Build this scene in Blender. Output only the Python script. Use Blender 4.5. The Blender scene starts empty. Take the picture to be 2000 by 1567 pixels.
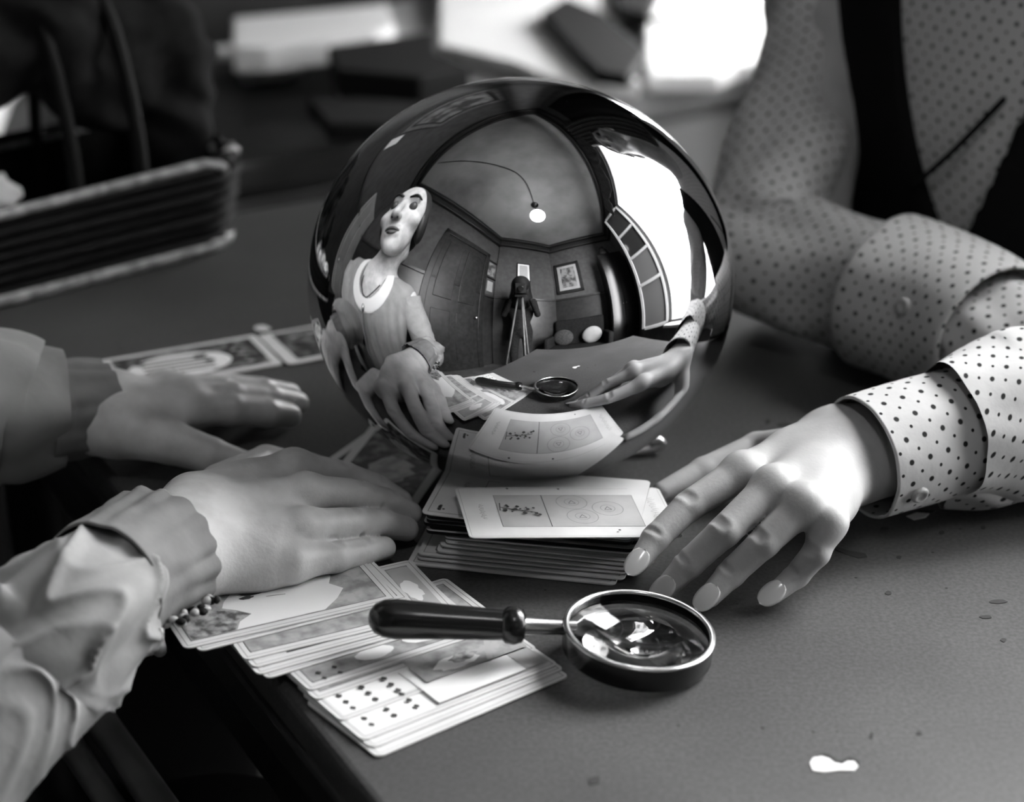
import bpy, bmesh, math, random
import numpy as np
from mathutils import Vector, Matrix, noise

random.seed(7)
rng = np.random.default_rng(7)
SC = bpy.context.scene
COL = SC.collection
PI = math.pi

# ------------------------------------------------------------------ camera
F_PX, PITCH = 4000.0, math.radians(23.5)
BALL_R, BALL_K, BALL_Z = 0.125, 0.945, 0.121
CAM = np.array([-0.00511, -1.1318, 0.5364])
FW = np.array([0, math.cos(PITCH), -math.sin(PITCH)])
RT = np.array([1.0, 0, 0])
UP = np.array([0, math.sin(PITCH), math.cos(PITCH)])


def PX(x, y, z=0.0):
    """point of the place at height z that the photograph shows at pixel x, y"""
    d = FW + RT * ((x - 1000) / F_PX) + UP * ((783.5 - y) / F_PX)
    t = (z - CAM[2]) / d[2]
    return CAM + t * d


cd = bpy.data.cameras.new('camera')
cam = bpy.data.objects.new('camera', cd)
COL.objects.link(cam)
cam.location = CAM
cam.rotation_euler = (PI / 2 - PITCH, 0, 0)
cd.sensor_width = 36.0
cd.sensor_fit = 'HORIZONTAL'
cd.lens = F_PX * 36.0 / 2000.0
cd.clip_start = 0.01
cd.dof.use_dof = True
cd.dof.focus_distance = 1.10
cd.dof.aperture_fstop = 4.6
SC.camera = cam

# ------------------------------------------------------------------ world, exposure
wd = bpy.data.worlds.new('sky')
SC.world = wd
wd.use_nodes = True
bg = wd.node_tree.nodes['Background']
bg.inputs[0].default_value = (1, 1, 1, 1)
bg.inputs[1].default_value = 11.0
SC.cycles.caustics_reflective = False
SC.cycles.caustics_refractive = False
SC.cycles.max_bounces = 10
SC.cycles.diffuse_bounces = 3
SC.cycles.glossy_bounces = 5
vs = SC.view_settings
vs.view_transform = 'Standard'
vs.look = 'None'
vs.gamma = 1.0
vs.use_curve_mapping = False
vs.exposure = 1.62

# room frame (u towards the window wall, w towards the camera side) and table frame
A_R = math.radians(32.0)
A_T = math.radians(28.0)


def RW(u, w, z=0.0):
    return np.array([u * math.cos(A_R) + w * math.sin(A_R), u * math.sin(A_R) - w * math.cos(A_R), z])


def TW(u, w, z=0.0):
    return np.array([u * math.cos(A_T) + w * math.sin(A_T), u * math.sin(A_T) - w * math.cos(A_T), z])


M_R = np.array([[math.cos(A_R), math.sin(A_R), 0], [math.sin(A_R), -math.cos(A_R), 0], [0, 0, 1]])
M_T = np.array([[math.cos(A_T), math.sin(A_T), 0], [math.sin(A_T), -math.cos(A_T), 0], [0, 0, 1]])

WIN = dict(w0=-0.36, w1=1.10, z0=-0.22, z1=1.85, u=1.20)
WIN2 = dict(w0=-1.34, w1=-0.72, z0=0.0, z1=1.85, u=1.20)
BLIND = 0.35
for W_ in (WIN, dict(WIN2, z1=BLIND)):
    lp = bpy.data.lights.new('window_portal', 'AREA')
    lp.shape = 'RECTANGLE'
    lp.size = W_['w1'] - W_['w0']
    lp.size_y = W_['z1'] - W_['z0']
    lp.cycles.is_portal = True
    lo = bpy.data.objects.new('window_portal', lp)
    COL.objects.link(lo)
    lo.location = RW(W_['u'] + 0.05, (W_['w0'] + W_['w1']) / 2, (W_['z0'] + W_['z1']) / 2)
    lo.rotation_euler = Vector(RW(-1, 0, 0)).to_track_quat('-Z', 'Z').to_euler()

# ------------------------------------------------------------------ materials
MATS = {}


def nodemat(name):
    m = bpy.data.materials.new(name)
    m.use_nodes = True
    MATS[name] = m
    return m, m.node_tree, m.node_tree.nodes['Principled BSDF']


def rgb(v):
    if isinstance(v, (tuple, list)):
        return (*v, 1.0)
    return (v, v, v, 1.0)


def mat(name, v, rough=0.6, metal=0.0, spec=0.4, v2=None, scale=20.0, detail=4.0, bump=0.0, bscale=None, ramp=(0.35, 0.65), coord='Object'):
    m, t, p = nodemat(name)
    p.inputs['Base Color'].default_value = rgb(v)
    p.inputs['Roughness'].default_value = rough
    p.inputs['Metallic'].default_value = metal
    p.inputs['Specular IOR Level'].default_value = spec
    if v2 is not None or bump:
        tc = t.nodes.new('ShaderNodeTexCoord')
    if v2 is not None:
        n = t.nodes.new('ShaderNodeTexNoise')
        n.inputs['Scale'].default_value = scale
        n.inputs['Detail'].default_value = detail
        t.links.new(tc.outputs[coord], n.inputs['Vector'])
        r = t.nodes.new('ShaderNodeValToRGB')
        r.color_ramp.elements[0].position = ramp[0]
        r.color_ramp.elements[1].position = ramp[1]
        r.color_ramp.elements[0].color = rgb(v)
        r.color_ramp.elements[1].color = rgb(v2)
        t.links.new(n.outputs[0], r.inputs[0])
        t.links.new(r.outputs[0], p.inputs['Base Color'])
    if bump:
        n2 = t.nodes.new('ShaderNodeTexNoise')
        n2.inputs['Scale'].default_value = bscale or scale
        n2.inputs['Detail'].default_value = 5
        t.links.new(tc.outputs[coord], n2.inputs['Vector'])
        b = t.nodes.new('ShaderNodeBump')
        b.inputs['Strength'].default_value = bump
        b.inputs['Distance'].default_value = 0.002
        t.links.new(n2.outputs[0], b.inputs['Height'])
        t.links.new(b.outputs[0], p.inputs['Normal'])
    return m


def emit(name, v, s):
    m, t, p = nodemat(name)
    p.inputs['Base Color'].default_value = rgb(v)
    p.inputs['Emission Color'].default_value = rgb(v)
    p.inputs['Emission Strength'].default_value = s
    return m


def polka(name, base, dot, s=0.0125, r1=0.0016, r2=0.0010, rough=0.75):
    m, t, p = nodemat(name)
    N, L = t.nodes, t.links
    uv = N.new('ShaderNodeUVMap')

    def lattice(off, r):
        a = N.new('ShaderNodeVectorMath'); a.operation = 'MULTIPLY_ADD'
        a.inputs[1].default_value = (1 / s, 1 / s, 0); a.inputs[2].default_value = (off, off, 0)
        L.new(uv.outputs[0], a.inputs[0])
        f = N.new('ShaderNodeVectorMath'); f.operation = 'FRACTION'
        L.new(a.outputs[0], f.inputs[0])
        c = N.new('ShaderNodeVectorMath'); c.operation = 'SUBTRACT'
        c.inputs[1].default_value = (0.5, 0.5, 0)
        L.new(f.outputs[0], c.inputs[0])
        ln = N.new('ShaderNodeVectorMath'); ln.operation = 'LENGTH'
        L.new(c.outputs[0], ln.inputs[0])
        mr = N.new('ShaderNodeMapRange')
        mr.inputs[1].default_value = r / s * 0.8; mr.inputs[2].default_value = r / s * 1.2
        mr.inputs[3].default_value = 1.0; mr.inputs[4].default_value = 0.0
        L.new(ln.outputs['Value'], mr.inputs[0])
        return mr.outputs[0]
    a, b = lattice(0.0, r1), lattice(0.5, r2)
    mx = N.new('ShaderNodeMath'); mx.operation = 'MAXIMUM'
    L.new(a, mx.inputs[0]); L.new(b, mx.inputs[1])
    mix = N.new('ShaderNodeMix'); mix.data_type = 'RGBA'
    mix.inputs[6].default_value = rgb(base); mix.inputs[7].default_value = rgb(dot)
    L.new(mx.outputs[0], mix.inputs[0])
    L.new(mix.outputs[2], p.inputs['Base Color'])
    p.inputs['Roughness'].default_value = rough
    p.inputs['Specular IOR Level'].default_value = 0.15
    tc = N.new('ShaderNodeTexCoord')
    n2 = N.new('ShaderNodeTexNoise'); n2.inputs['Scale'].default_value = 60; n2.inputs['Detail'].default_value = 4
    L.new(tc.outputs['Object'], n2.inputs['Vector'])
    bp = N.new('ShaderNodeBump'); bp.inputs['Strength'].default_value = 0.25; bp.inputs['Distance'].default_value = 0.003
    L.new(n2.outputs[0], bp.inputs['Height']); L.new(bp.outputs[0], p.inputs['Normal'])
    return m


mat('floorwood', 0.05, 0.5, v2=0.09, scale=6)
mat('wallpaper', 0.055, 0.85, v2=0.075, scale=9, detail=6)
mat('wainscot', 0.018, 0.35, v2=0.03, scale=12)
mat('cornice', 0.02, 0.5)
mat('ceiling', 0.32, 0.9, v2=0.17, scale=1.3, detail=5, ramp=(0.42, 0.72))
mat('framewhite', 0.42, 0.5)
mat('darkwood', 0.010, 0.4, spec=0.3, v2=0.022, scale=14)
mat('midwood', 0.10, 0.4, v2=0.16, scale=18)
mat('lightwood', 0.35, 0.4, v2=0.25, scale=25)
mat('black', 0.006, 0.7, spec=0.2)
mat('blackgloss', 0.008, 0.22, spec=0.6)
mat('darkcloth', 0.012, 0.9, spec=0.05, v2=0.022, scale=40)
mat('curtain', 0.045, 0.9, spec=0.05, v2=0.07, scale=30)
mat('white', 0.80, 0.7)
mat('paper', 0.86, 0.8, v2=0.80, scale=14)
mat('greycover', 0.36, 0.8, v2=0.28, scale=4)
mat('steel', 0.62, 0.22, metal=1.0)
mat('darksteel', 0.03, 0.3, metal=0.6)
mat('facade', 0.40, 0.9, v2=0.34, scale=0.6)
mat('facadewin', 0.10, 0.3)
mat('street', 0.2, 0.9)
emit('globe', 1.0, 7.0)
mat('skin_light', 0.45, 0.48, spec=0.25, v2=0.37, scale=55, detail=3, ramp=(0.3, 0.75), bump=0.08, bscale=520)
mat('skin_old', 0.60, 0.42, spec=0.4, v2=0.42, scale=48, detail=5, ramp=(0.38, 0.72), bump=0.12, bscale=520)
mat('nail', 0.56, 0.14, spec=0.7)
mat('hair', 0.012, 0.5)
mat('lip', 0.09, 0.5)
mat('brow', 0.02, 0.7)
mat('eye', 0.06, 0.15)
mat('dress', 0.30, 0.75, spec=0.15, v2=0.25, scale=30, bump=0.15, bscale=200)
mat('dress_cuff', 0.17, 0.75, spec=0.15, v2=0.21, scale=40, bump=0.2, bscale=120)
mat('collar', 0.75, 0.7, spec=0.1)
mat('bead', 0.40, 0.3)
mat('vest', 0.010, 0.9, spec=0.05)
mat('skirt', 0.02, 0.9, spec=0.05)
polka('polka', 0.60, 0.02)
mat('button', 0.6, 0.25, v2=0.4, scale=200)
mat('card', 0.70, 0.5, spec=0.3, v2=0.62, scale=35, detail=3)
mat('cardgrey', 0.46, 0.55, v2=0.40, scale=50)
mat('card_edge_shade', 0.010, 0.7, spec=0.1)
mat('cardback', 0.05, 0.6, v2=0.09, scale=90)
mat('ink', 0.05, 0.6)
mat('inkgrey', 0.22, 0.6)
mat('print_mottle', 0.07, 0.55, v2=0.46, scale=170, detail=6, ramp=(0.36, 0.62))
mat('print_mid', 0.22, 0.55, v2=0.44, scale=110, detail=5, ramp=(0.34, 0.62))
mat('print_deep', 0.022, 0.55, v2=0.20, scale=120, detail=5, ramp=(0.46, 0.68))
mat('wicker', 0.003, 0.7, spec=0.15, v2=0.008, scale=120)
mat('wickerlight', 0.50, 0.5, v2=0.20, scale=90)
mat('chip', 0.72, 0.8)
mat('dent_and_shadow', 0.03, 0.9)
mat('picture', 0.05, 0.5, v2=0.25, scale=9, ramp=(0.4, 0.6))


def table_mat():
    m, t, p = nodemat('tabletop')
    N, L = t.nodes, t.links
    tc = N.new('ShaderNodeTexCoord')

    def nz(scale, detail):
        n = N.new('ShaderNodeTexNoise'); n.inputs['Scale'].default_value = scale; n.inputs['Detail'].default_value = detail
        L.new(tc.outputs['Object'], n.inputs['Vector']); return n.outputs[0]

    def ramp(src, p0, p1, c0, c1):
        r = N.new('ShaderNodeValToRGB')
        r.color_ramp.elements[0].position = p0; r.color_ramp.elements[1].position = p1
        r.color_ramp.elements[0].color = rgb(c0); r.color_ramp.elements[1].color = rgb(c1)
        L.new(src, r.inputs[0]); return r.outputs[0]

    def mul(a, b):
        x = N.new('ShaderNodeMix'); x.data_type = 'RGBA'; x.blend_type = 'MULTIPLY'; x.inputs[0].default_value = 1
        L.new(a, x.inputs[6]); L.new(b, x.inputs[7]); return x.outputs[2]
    big = ramp(nz(7, 6), 0.3, 0.7, 0.062, 0.094)
    fine = ramp(nz(420, 3), 0.35, 0.65, 0.72, 1.0)
    vo = N.new('ShaderNodeTexVoronoi'); vo.inputs['Scale'].default_value = 70
    L.new(tc.outputs['Object'], vo.inputs['Vector'])
    pits = ramp(vo.outputs['Distance'], 0.05, 0.085, 0.25, 1.0)
    sel = ramp(nz(23, 2), 0.50, 0.53, 1.0, 0.0)
    mx = N.new('ShaderNodeMix'); mx.data_type = 'RGBA'
    L.new(sel, mx.inputs[0]); L.new(pits, mx.inputs[6]); mx.inputs[7].default_value = (1, 1, 1, 1)
    col = mul(mul(big, fine), mx.outputs[2])
    L.new(col, p.inputs['Base Color'])
    p.inputs['Roughness'].default_value = 0.62
    p.inputs['Specular IOR Level'].default_value = 0.2
    b = N.new('ShaderNodeBump'); b.inputs['Strength'].default_value = 0.16; b.inputs['Distance'].default_value = 0.0006
    L.new(nz(520, 4), b.inputs['Height']); L.new(b.outputs[0], p.inputs['Normal'])


table_mat()


def special():
    m, t, p = nodemat('mirror')
    p.inputs['Base Color'].default_value = (0.80, 0.80, 0.81, 1)
    p.inputs['Metallic'].default_value = 1.0
    p.inputs['Roughness'].default_value = 0.0
    m, t, p = nodemat('lens_glass')
    p.inputs['Base Color'].default_value = (0.95, 0.95, 0.95, 1)
    p.inputs['Roughness'].default_value = 0.0
    p.inputs['Transmission Weight'].default_value = 1.0
    p.inputs['IOR'].default_value = 1.5
    for nm, c, tr in (('pane_dark', 0.05, 0.18), ('pane_grey', 0.25, 0.35)):
        m, t, p = nodemat(nm)
        p.inputs['Base Color'].default_value = rgb(c)
        p.inputs['Roughness'].default_value = 0.1
        N, L = t.nodes, t.links
        tr_ = N.new('ShaderNodeBsdfTransparent'); tr_.inputs[0].default_value = rgb(tr)
        mx = N.new('ShaderNodeMixShader'); mx.inputs[0].default_value = 0.45
        L.new(tr_.outputs[0], mx.inputs[1]); L.new(p.outputs[0], mx.inputs[2])
        L.new(mx.outputs[0], N['Material Output'].inputs[0])
special()

# ------------------------------------------------------------------ mesh helpers


def on_surface(ob, x, y):
    """where the sight line of pixel x, y meets a mesh object"""
    from mathutils.bvhtree import BVHTree
    me = ob.data
    t = BVHTree.FromPolygons([v.co.copy() for v in me.vertices], [tuple(p.vertices) for p in me.polygons])
    d = FW + RT * ((x - 1000) / F_PX) + UP * ((783.5 - y) / F_PX)
    loc, nor, i, dist = t.ray_cast(Vector(CAM), Vector(d).normalized())
    nor = np.array(nor)
    return np.array(loc), (nor if nor @ (CAM - np.array(loc)) > 0 else -nor)


class MB:
    def __init__(s):
        s.v, s.f, s.m, s.uv = [], [], [], None

    def add(s, verts, faces, mi=0):
        o = len(s.v)
        s.v += [tuple(map(float, p)) for p in verts]
        s.f += [tuple(i + o for i in f) for f in faces]
        s.m += [mi] * len(faces)
        return s

    def box(s, c, size, M=None, mi=0):
        c = np.array(c, float); h = np.array(size, float) / 2
        M = np.eye(3) if M is None else np.array(M)
        vs = [c + M @ (h * np.array(k)) for k in [(-1, -1, -1), (1, -1, -1), (1, 1, -1), (-1, 1, -1), (-1, -1, 1), (1, -1, 1), (1, 1, 1), (-1, 1, 1)]]
        fs = [(0, 3, 2, 1), (4, 5, 6, 7), (0, 1, 5, 4), (1, 2, 6, 5), (2, 3, 7, 6), (3, 0, 4, 7)]
        if np.linalg.det(M) < 0:
            fs = [f[::-1] for f in fs]
        return s.add(vs, fs, mi)

    def rbox(s, u0, u1, w0, w1, z0, z1, fr=None, mi=0):
        """box in the room frame (or table frame) by its ranges"""
        M = M_R if fr is None else fr
        c = M @ np.array([(u0 + u1) / 2, (w0 + w1) / 2, (z0 + z1) / 2])
        return s.box(c, (abs(u1 - u0), abs(w1 - w0), abs(z1 - z0)), M, mi)

    def tube(s, pts, r, n=10, mi=0, cap=True):
        pts = [np.array(p, float) for p in pts]
        rs = r if isinstance(r, (list, tuple, np.ndarray)) else [r] * len(pts)
        rings = []
        prev = None
        for i, p in enumerate(pts):
            a = pts[max(i - 1, 0)]; b = pts[min(i + 1, len(pts) - 1)]
            t = b - a; t /= (np.linalg.norm(t) + 1e-12)
            if prev is None:
                ref = np.array([0, 0, 1.0]) if abs(t[2]) < 0.9 else np.array([1.0, 0, 0])
            else:
                ref = prev
            x = ref - t * (ref @ t); x /= (np.linalg.norm(x) + 1e-12); prev = x
            y = np.cross(t, x)
            rings.append([p + rs[i] * (math.cos(2 * PI * k / n) * x + math.sin(2 * PI * k / n) * y) for k in range(n)])
        vs = [q for r_ in rings for q in r_]
        fs = [(i * n + k, i * n + (k + 1) % n, (i + 1) * n + (k + 1) % n, (i + 1) * n + k) for i in range(len(pts) - 1) for k in range(n)]
        if cap:
            fs += [tuple(range(n - 1, -1, -1)), tuple((len(pts) - 1) * n + k for k in range(n))]
        return s.add(vs, fs, mi)

    def lathe(s, prof, n=32, c=(0, 0, 0), M=None, mi=0):
        """profile of (radius, height)"""
        c = np.array(c, float); M = np.eye(3) if M is None else np.array(M)
        vs = []
        for r, z in prof:
            for k in range(n):
                a = 2 * PI * k / n
                vs.append(c + M @ np.array([r * math.cos(a), r * math.sin(a), z]))
        m = len(prof)
        fs = [(i * n + k, i * n + (k + 1) % n, (i + 1) * n + (k + 1) % n, (i + 1) * n + k) for i in range(m - 1) for k in range(n)]
        closed = prof[0] == prof[-1]
        if prof[0][0] > 1e-6 and not closed: fs.append(tuple(range(n - 1, -1, -1)))
        if prof[-1][0] > 1e-6 and not closed: fs.append(tuple((m - 1) * n + k for k in range(n)))
        return s.add(vs, fs, mi)

    def sphere(s, c, rad, M=None, n=16, m=9, mi=0):
        c = np.array(c, float); M = np.eye(3) if M is None else np.array(M)
        rad = np.array(rad if isinstance(rad, (list, tuple, np.ndarray)) else [rad] * 3, float)
        vs = [c + M @ (rad * np.array([0, 0, -1]))]
        for i in range(1, m):
            ph = PI * i / m - PI / 2
            for k in range(n):
                a = 2 * PI * k / n
                vs.append(c + M @ (rad * np.array([math.cos(ph) * math.cos(a), math.cos(ph) * math.sin(a), math.sin(ph)])))
        vs.append(c + M @ (rad * np.array([0, 0, 1])))
        fs = [(0, 1 + (k + 1) % n, 1 + k) for k in range(n)]
        for i in range(m - 2):
            fs += [(1 + i * n + k, 1 + i * n + (k + 1) % n, 1 + (i + 1) * n + (k + 1) % n, 1 + (i + 1) * n + k) for k in range(n)]
        e = len(vs) - 1
        fs += [(e, 1 + (m - 2) * n + k, 1 + (m - 2) * n + (k + 1) % n) for k in range(n)]
        return s.add(vs, fs, mi)

    def build(s, name, mats, parent=None, smooth=False, uv=None, flat_angle=None):
        me = bpy.data.meshes.new(name)
        me.from_pydata(s.v, [], s.f)
        for x in ([mats] if isinstance(mats, str) else mats):
            me.materials.append(MATS[x])
        me.polygons.foreach_set('material_index', s.m)
        if smooth:
            me.polygons.foreach_set('use_smooth', [True] * len(s.f))
        if uv is not None:
            L = me.uv_layers.new(name='UVMap')
            li = np.zeros(len(me.loops), int); me.loops.foreach_get('vertex_index', li)
            L.data.foreach_set('uv', np.asarray(uv, float)[li].ravel())
        me.validate(); me.update()
        if smooth and flat_angle:
            me.set_sharp_from_angle(angle=math.radians(flat_angle))
        o = bpy.data.objects.new(name, me)
        COL.objects.link(o)
        if parent is not None:
            o.parent = parent
            o.matrix_parent_inverse = parent.matrix_basis.inverted()
        return o


def tag(o, label=None, cat=None, group=None, kind=None):
    if label: o['label'] = label
    if cat: o['category'] = cat
    if group: o['group'] = group
    if kind: o['kind'] = kind
    return o


def empty(name, loc, label, cat, group=None):
    o = bpy.data.objects.new(name, None)
    COL.objects.link(o)
    o.location = tuple(map(float, loc))
    o.empty_display_size = 0.05
    return tag(o, label, cat, group)


def bev(o, w=0.002, seg=2):
    md = o.modifiers.new('bevel', 'BEVEL'); md.width = w; md.segments = seg; md.limit_method = 'ANGLE'
    return o


def spline(pts, n):
    """Catmull-Rom resample"""
    P_ = [np.array(p, float) for p in pts]
    P_ = [2 * P_[0] - P_[1]] + P_ + [2 * P_[-1] - P_[-2]]
    out = []
    m = len(P_) - 3
    for k in range(n):
        t = k / (n - 1) * m
        i = min(int(t), m - 1); t -= i
        a, b, c, d = P_[i:i + 4]
        out.append(0.5 * ((2 * b) + (-a + c) * t + (2 * a - 5 * b + 4 * c - d) * t * t + (-a + 3 * b - 3 * c + d) * t ** 3))
    return np.array(out)


def loft(path, ra, rb, n=64, m=60, disp=None, up=(0, 0, 1), cap=False):
    """tube along path; ra sideways radius, rb upright radius per path point. returns MB, uv"""
    k = len(path)
    S = spline(path, m)
    R = spline([(a, b, 0) for a, b in zip(ra, rb)], m)
    seg = np.r_[0, np.cumsum(np.linalg.norm(np.diff(S, axis=0), axis=1))]
    vs, uv = [], []
    up = np.array(up, float)
    for i in range(m):
        t = S[min(i + 1, m - 1)] - S[max(i - 1, 0)]; t /= np.linalg.norm(t)
        x = np.cross(t, up); x /= np.linalg.norm(x)
        y = np.cross(x, t)
        rm = (R[i][0] + R[i][1]) / 2
        for j in range(n + 1):
            th = 2 * PI * j / n - PI / 2
            d = disp(i / (m - 1), seg[i], th) if disp else 0.0
            vs.append(S[i] + x * (R[i][0] + d) * math.cos(th) + y * (R[i][1] + d) * math.sin(th))
            uv.append((th * rm, seg[i]))
    fs = [(i * (n + 1) + j, i * (n + 1) + j + 1, (i + 1) * (n + 1) + j + 1, (i + 1) * (n + 1) + j) for i in range(m - 1) for j in range(n)]
    b = MB().add(vs, fs)
    return b, uv


# ------------------------------------------------------------------ signed-distance modelling


def unit(v):
    v = np.array(v, float)
    return v / np.linalg.norm(v)


class Vol:
    def __init__(s, lo, hi, h):
        s.h = h
        s.lo = np.array(lo, np.float32)
        n = np.ceil((np.array(hi) - np.array(lo)) / h).astype(int) + 1
        s.n = n
        s.ax = [(s.lo[i] + h * np.arange(n[i])).astype(np.float32) for i in range(3)]
        s.F = np.full(n, 1.0, np.float32)

    def sub(s, lo, hi):
        sl = []
        for i in range(3):
            a = int(max(0, math.floor((lo[i] - s.lo[i]) / s.h)))
            b = int(min(s.n[i], math.ceil((hi[i] - s.lo[i]) / s.h) + 1))
            sl.append(slice(a, max(a, b)))
        return tuple(sl)

    def pts(s, sl):
        return np.meshgrid(s.ax[0][sl[0]], s.ax[1][sl[1]], s.ax[2][sl[2]], indexing='ij', sparse=True)

    def comb(s, sl, d, k, op, F=None):
        F = s.F if F is None else F
        a = F[sl]
        if op == 'u':
            if k > 0:
                h = np.maximum(k - np.abs(a - d), 0) / k
                F[sl] = np.minimum(a, d) - h * h * k * 0.25
            else:
                F[sl] = np.minimum(a, d)
        elif op == 's':
            d = -d
            h = np.maximum(k - np.abs(a - d), 0) / max(k, 1e-9)
            F[sl] = np.maximum(a, d) + h * h * k * 0.25
        elif op == 'i':
            F[sl] = np.maximum(a, d)

    def cone(s, a, b, r1, r2, k=0.0, op='u', F=None):
        a = np.array(a, float); b = np.array(b, float)
        pad = max(r1, r2) + k + 3 * s.h + 0.004
        sl = s.sub(np.minimum(a, b) - pad, np.maximum(a, b) + pad)
        X, Y, Z = s.pts(sl)
        ba = b - a; l2 = ba @ ba + 1e-12
        h = np.clip(((X - a[0]) * ba[0] + (Y - a[1]) * ba[1] + (Z - a[2]) * ba[2]) / l2, 0, 1)
        d = np.sqrt((X - a[0] - h * ba[0]) ** 2 + (Y - a[1] - h * ba[1]) ** 2 + (Z - a[2] - h * ba[2]) ** 2) - (r1 + (r2 - r1) * h)
        s.comb(sl, d.astype(np.float32), k, op, F)

    def ell(s, c, r, M=None, k=0.0, op='u', F=None):
        c = np.array(c, float); r = np.array(r, float)
        M = np.eye(3) if M is None else np.array(M)  # columns = axes
        pad = r.max() + k + 3 * s.h + 0.004
        sl = s.sub(c - pad, c + pad)
        X, Y, Z = s.pts(sl)
        q = [(X - c[0]) * M[0, i] + (Y - c[1]) * M[1, i] + (Z - c[2]) * M[2, i] for i in range(3)]
        k0 = np.sqrt(sum((q[i] / r[i]) ** 2 for i in range(3)))
        k1 = np.sqrt(sum((q[i] / r[i] ** 2) ** 2 for i in range(3))) + 1e-9
        s.comb(sl, (k0 * (k0 - 1) / k1).astype(np.float32), k, op, F)

    def mesh(s, F=None):
        F = s.F if F is None else F
        h, lo = s.h, s.lo
        ins = F < 0
        nx, ny, nz = F.shape
        c = np.zeros((nx - 1, ny - 1, nz - 1), np.uint8)
        corners = [(i, j, k) for i in (0, 1) for j in (0, 1) for k in (0, 1)]
        for (i, j, k) in corners:
            c += ins[i:nx - 1 + i, j:ny - 1 + j, k:nz - 1 + k]
        act = np.argwhere((c > 0) & (c < 8))
        idx = np.full(c.shape, -1, np.int64)
        idx[tuple(act.T)] = np.arange(len(act))
        vals = np.stack([F[act[:, 0] + i, act[:, 1] + j, act[:, 2] + k] for (i, j, k) in corners], 1)
        acc = np.zeros((len(act), 3)); cnt = np.zeros(len(act))
        for a in range(8):
            for b in range(a + 1, 8):
                ca, cb = np.array(corners[a]), np.array(corners[b])
                if np.abs(ca - cb).sum() != 1: continue
                va, vb = vals[:, a], vals[:, b]
                m = (va < 0) != (vb < 0)
                t = va[m] / (va[m] - vb[m])
                acc[m] += ca + t[:, None] * (cb - ca); cnt[m] += 1
        V = lo + h * (act + acc / cnt[:, None])
        faces = []
        for ax in range(3):
            sa = [slice(None)] * 3; sb = [slice(None)] * 3
            sa[ax] = slice(0, -1); sb[ax] = slice(1, None)
            A, Bm = ins[tuple(sa)], ins[tuple(sb)]
            e = np.argwhere(A != Bm)
            o1, o2 = (ax + 1) % 3, (ax + 2) % 3
            ok = (e[:, o1] > 0) & (e[:, o2] > 0) & (e[:, o1] < F.shape[o1] - 1) & (e[:, o2] < F.shape[o2] - 1)
            e = e[ok]
            q = []
            for d1, d2 in ((1, 1), (0, 1), (0, 0), (1, 0)):
                g = e.copy(); g[:, o1] -= d1; g[:, o2] -= d2
                q.append(idx[tuple(g.T)])
            q = np.stack(q, 1)
            fl = ~A[tuple(e.T)]
            q[fl] = q[fl][:, ::-1]
            faces.append(q)
        Fc = np.concatenate(faces)
        Fc = Fc[(Fc >= 0).all(1)]
        return V, Fc


def sdf_obj(name, parts, mats, parent=None, uv=None, smooth_it=0):
    """join (V, F) pieces into one smooth mesh object"""
    V = []; Fc = []; o = 0
    for v, f in parts:
        V.append(v); Fc.append(f + o); o += len(v)
    V = np.concatenate(V); Fc = np.concatenate(Fc)
    me = bpy.data.meshes.new(name)
    me.vertices.add(len(V)); me.vertices.foreach_set('co', V.astype(np.float32).ravel())
    me.loops.add(Fc.size); me.loops.foreach_set('vertex_index', Fc.astype(np.int32).ravel())
    me.polygons.add(len(Fc))
    me.polygons.foreach_set('loop_start', np.arange(0, Fc.size, 4, dtype=np.int32))
    me.polygons.foreach_set('loop_total', np.full(len(Fc), 4, np.int32))
    me.polygons.foreach_set('use_smooth', np.ones(len(Fc), bool))
    me.update(calc_edges=True); me.validate()
    for x in ([mats] if isinstance(mats, str) else mats):
        me.materials.append(MATS[x])
    if uv is not None:
        L = me.uv_layers.new(name='UVMap')
        li = np.zeros(len(me.loops), np.int32); me.loops.foreach_get('vertex_index', li)
        L.data.foreach_set('uv', uv(V)[li].astype(np.float32).ravel())
    ob = bpy.data.objects.new(name, me)
    COL.objects.link(ob)
    if smooth_it:
        md = ob.modifiers.new('smooth', 'SMOOTH'); md.iterations = smooth_it; md.factor = 0.5
    if parent is not None:
        ob.parent = parent
        ob.matrix_parent_inverse = parent.matrix_basis.inverted()
    return ob

#%%STRUCTURE
# ------------------------------------------------------------------ the room
U0, U1, W0, W1, ZF, ZC = -1.55, 1.20, -1.45, 2.40, -0.75, 2.30
TH = 0.12
CH0, CH1 = (-1.55, 1.50), (-0.66, 2.40)   # cut-off corner


def struct(o):
    o['kind'] = 'structure'
    return o


struct(MB().rbox(U0 - TH, U1 + TH, W0 - TH, W1 + TH, ZF - 0.1, ZF).build('floor', 'floorwood'))
struct(MB().rbox(U0 - TH, U1 + TH, W0 - TH, W1 + TH, ZC, ZC + 0.1).build('ceiling', 'ceiling'))
wr = MB()
wr.rbox(U1, U1 + TH, W0 - TH, WIN2['w0'], ZF, ZC).rbox(U1, U1 + TH, WIN2['w1'], WIN['w0'], ZF, ZC).rbox(U1, U1 + TH, WIN['w1'], W1 + TH, ZF, ZC)
for W_ in (WIN, WIN2):
    wr.rbox(U1, U1 + TH, W_['w0'], W_['w1'], ZF, W_['z0']).rbox(U1, U1 + TH, W_['w0'], W_['w1'], W_['z1'], ZC)
struct(wr.build('wall_right', 'wallpaper'))
struct(MB().rbox(U0 - TH, U1, W0 - TH, W0, ZF, ZC).build('wall_far', 'wallpaper'))
struct(MB().rbox(U0 - TH, U0, W0, W1, ZF, ZC).build('wall_left', 'wallpaper'))
struct(MB().rbox(U0, U1, W1, W1 + TH, ZF, ZC).build('wall_near', 'wallpaper'))


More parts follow.
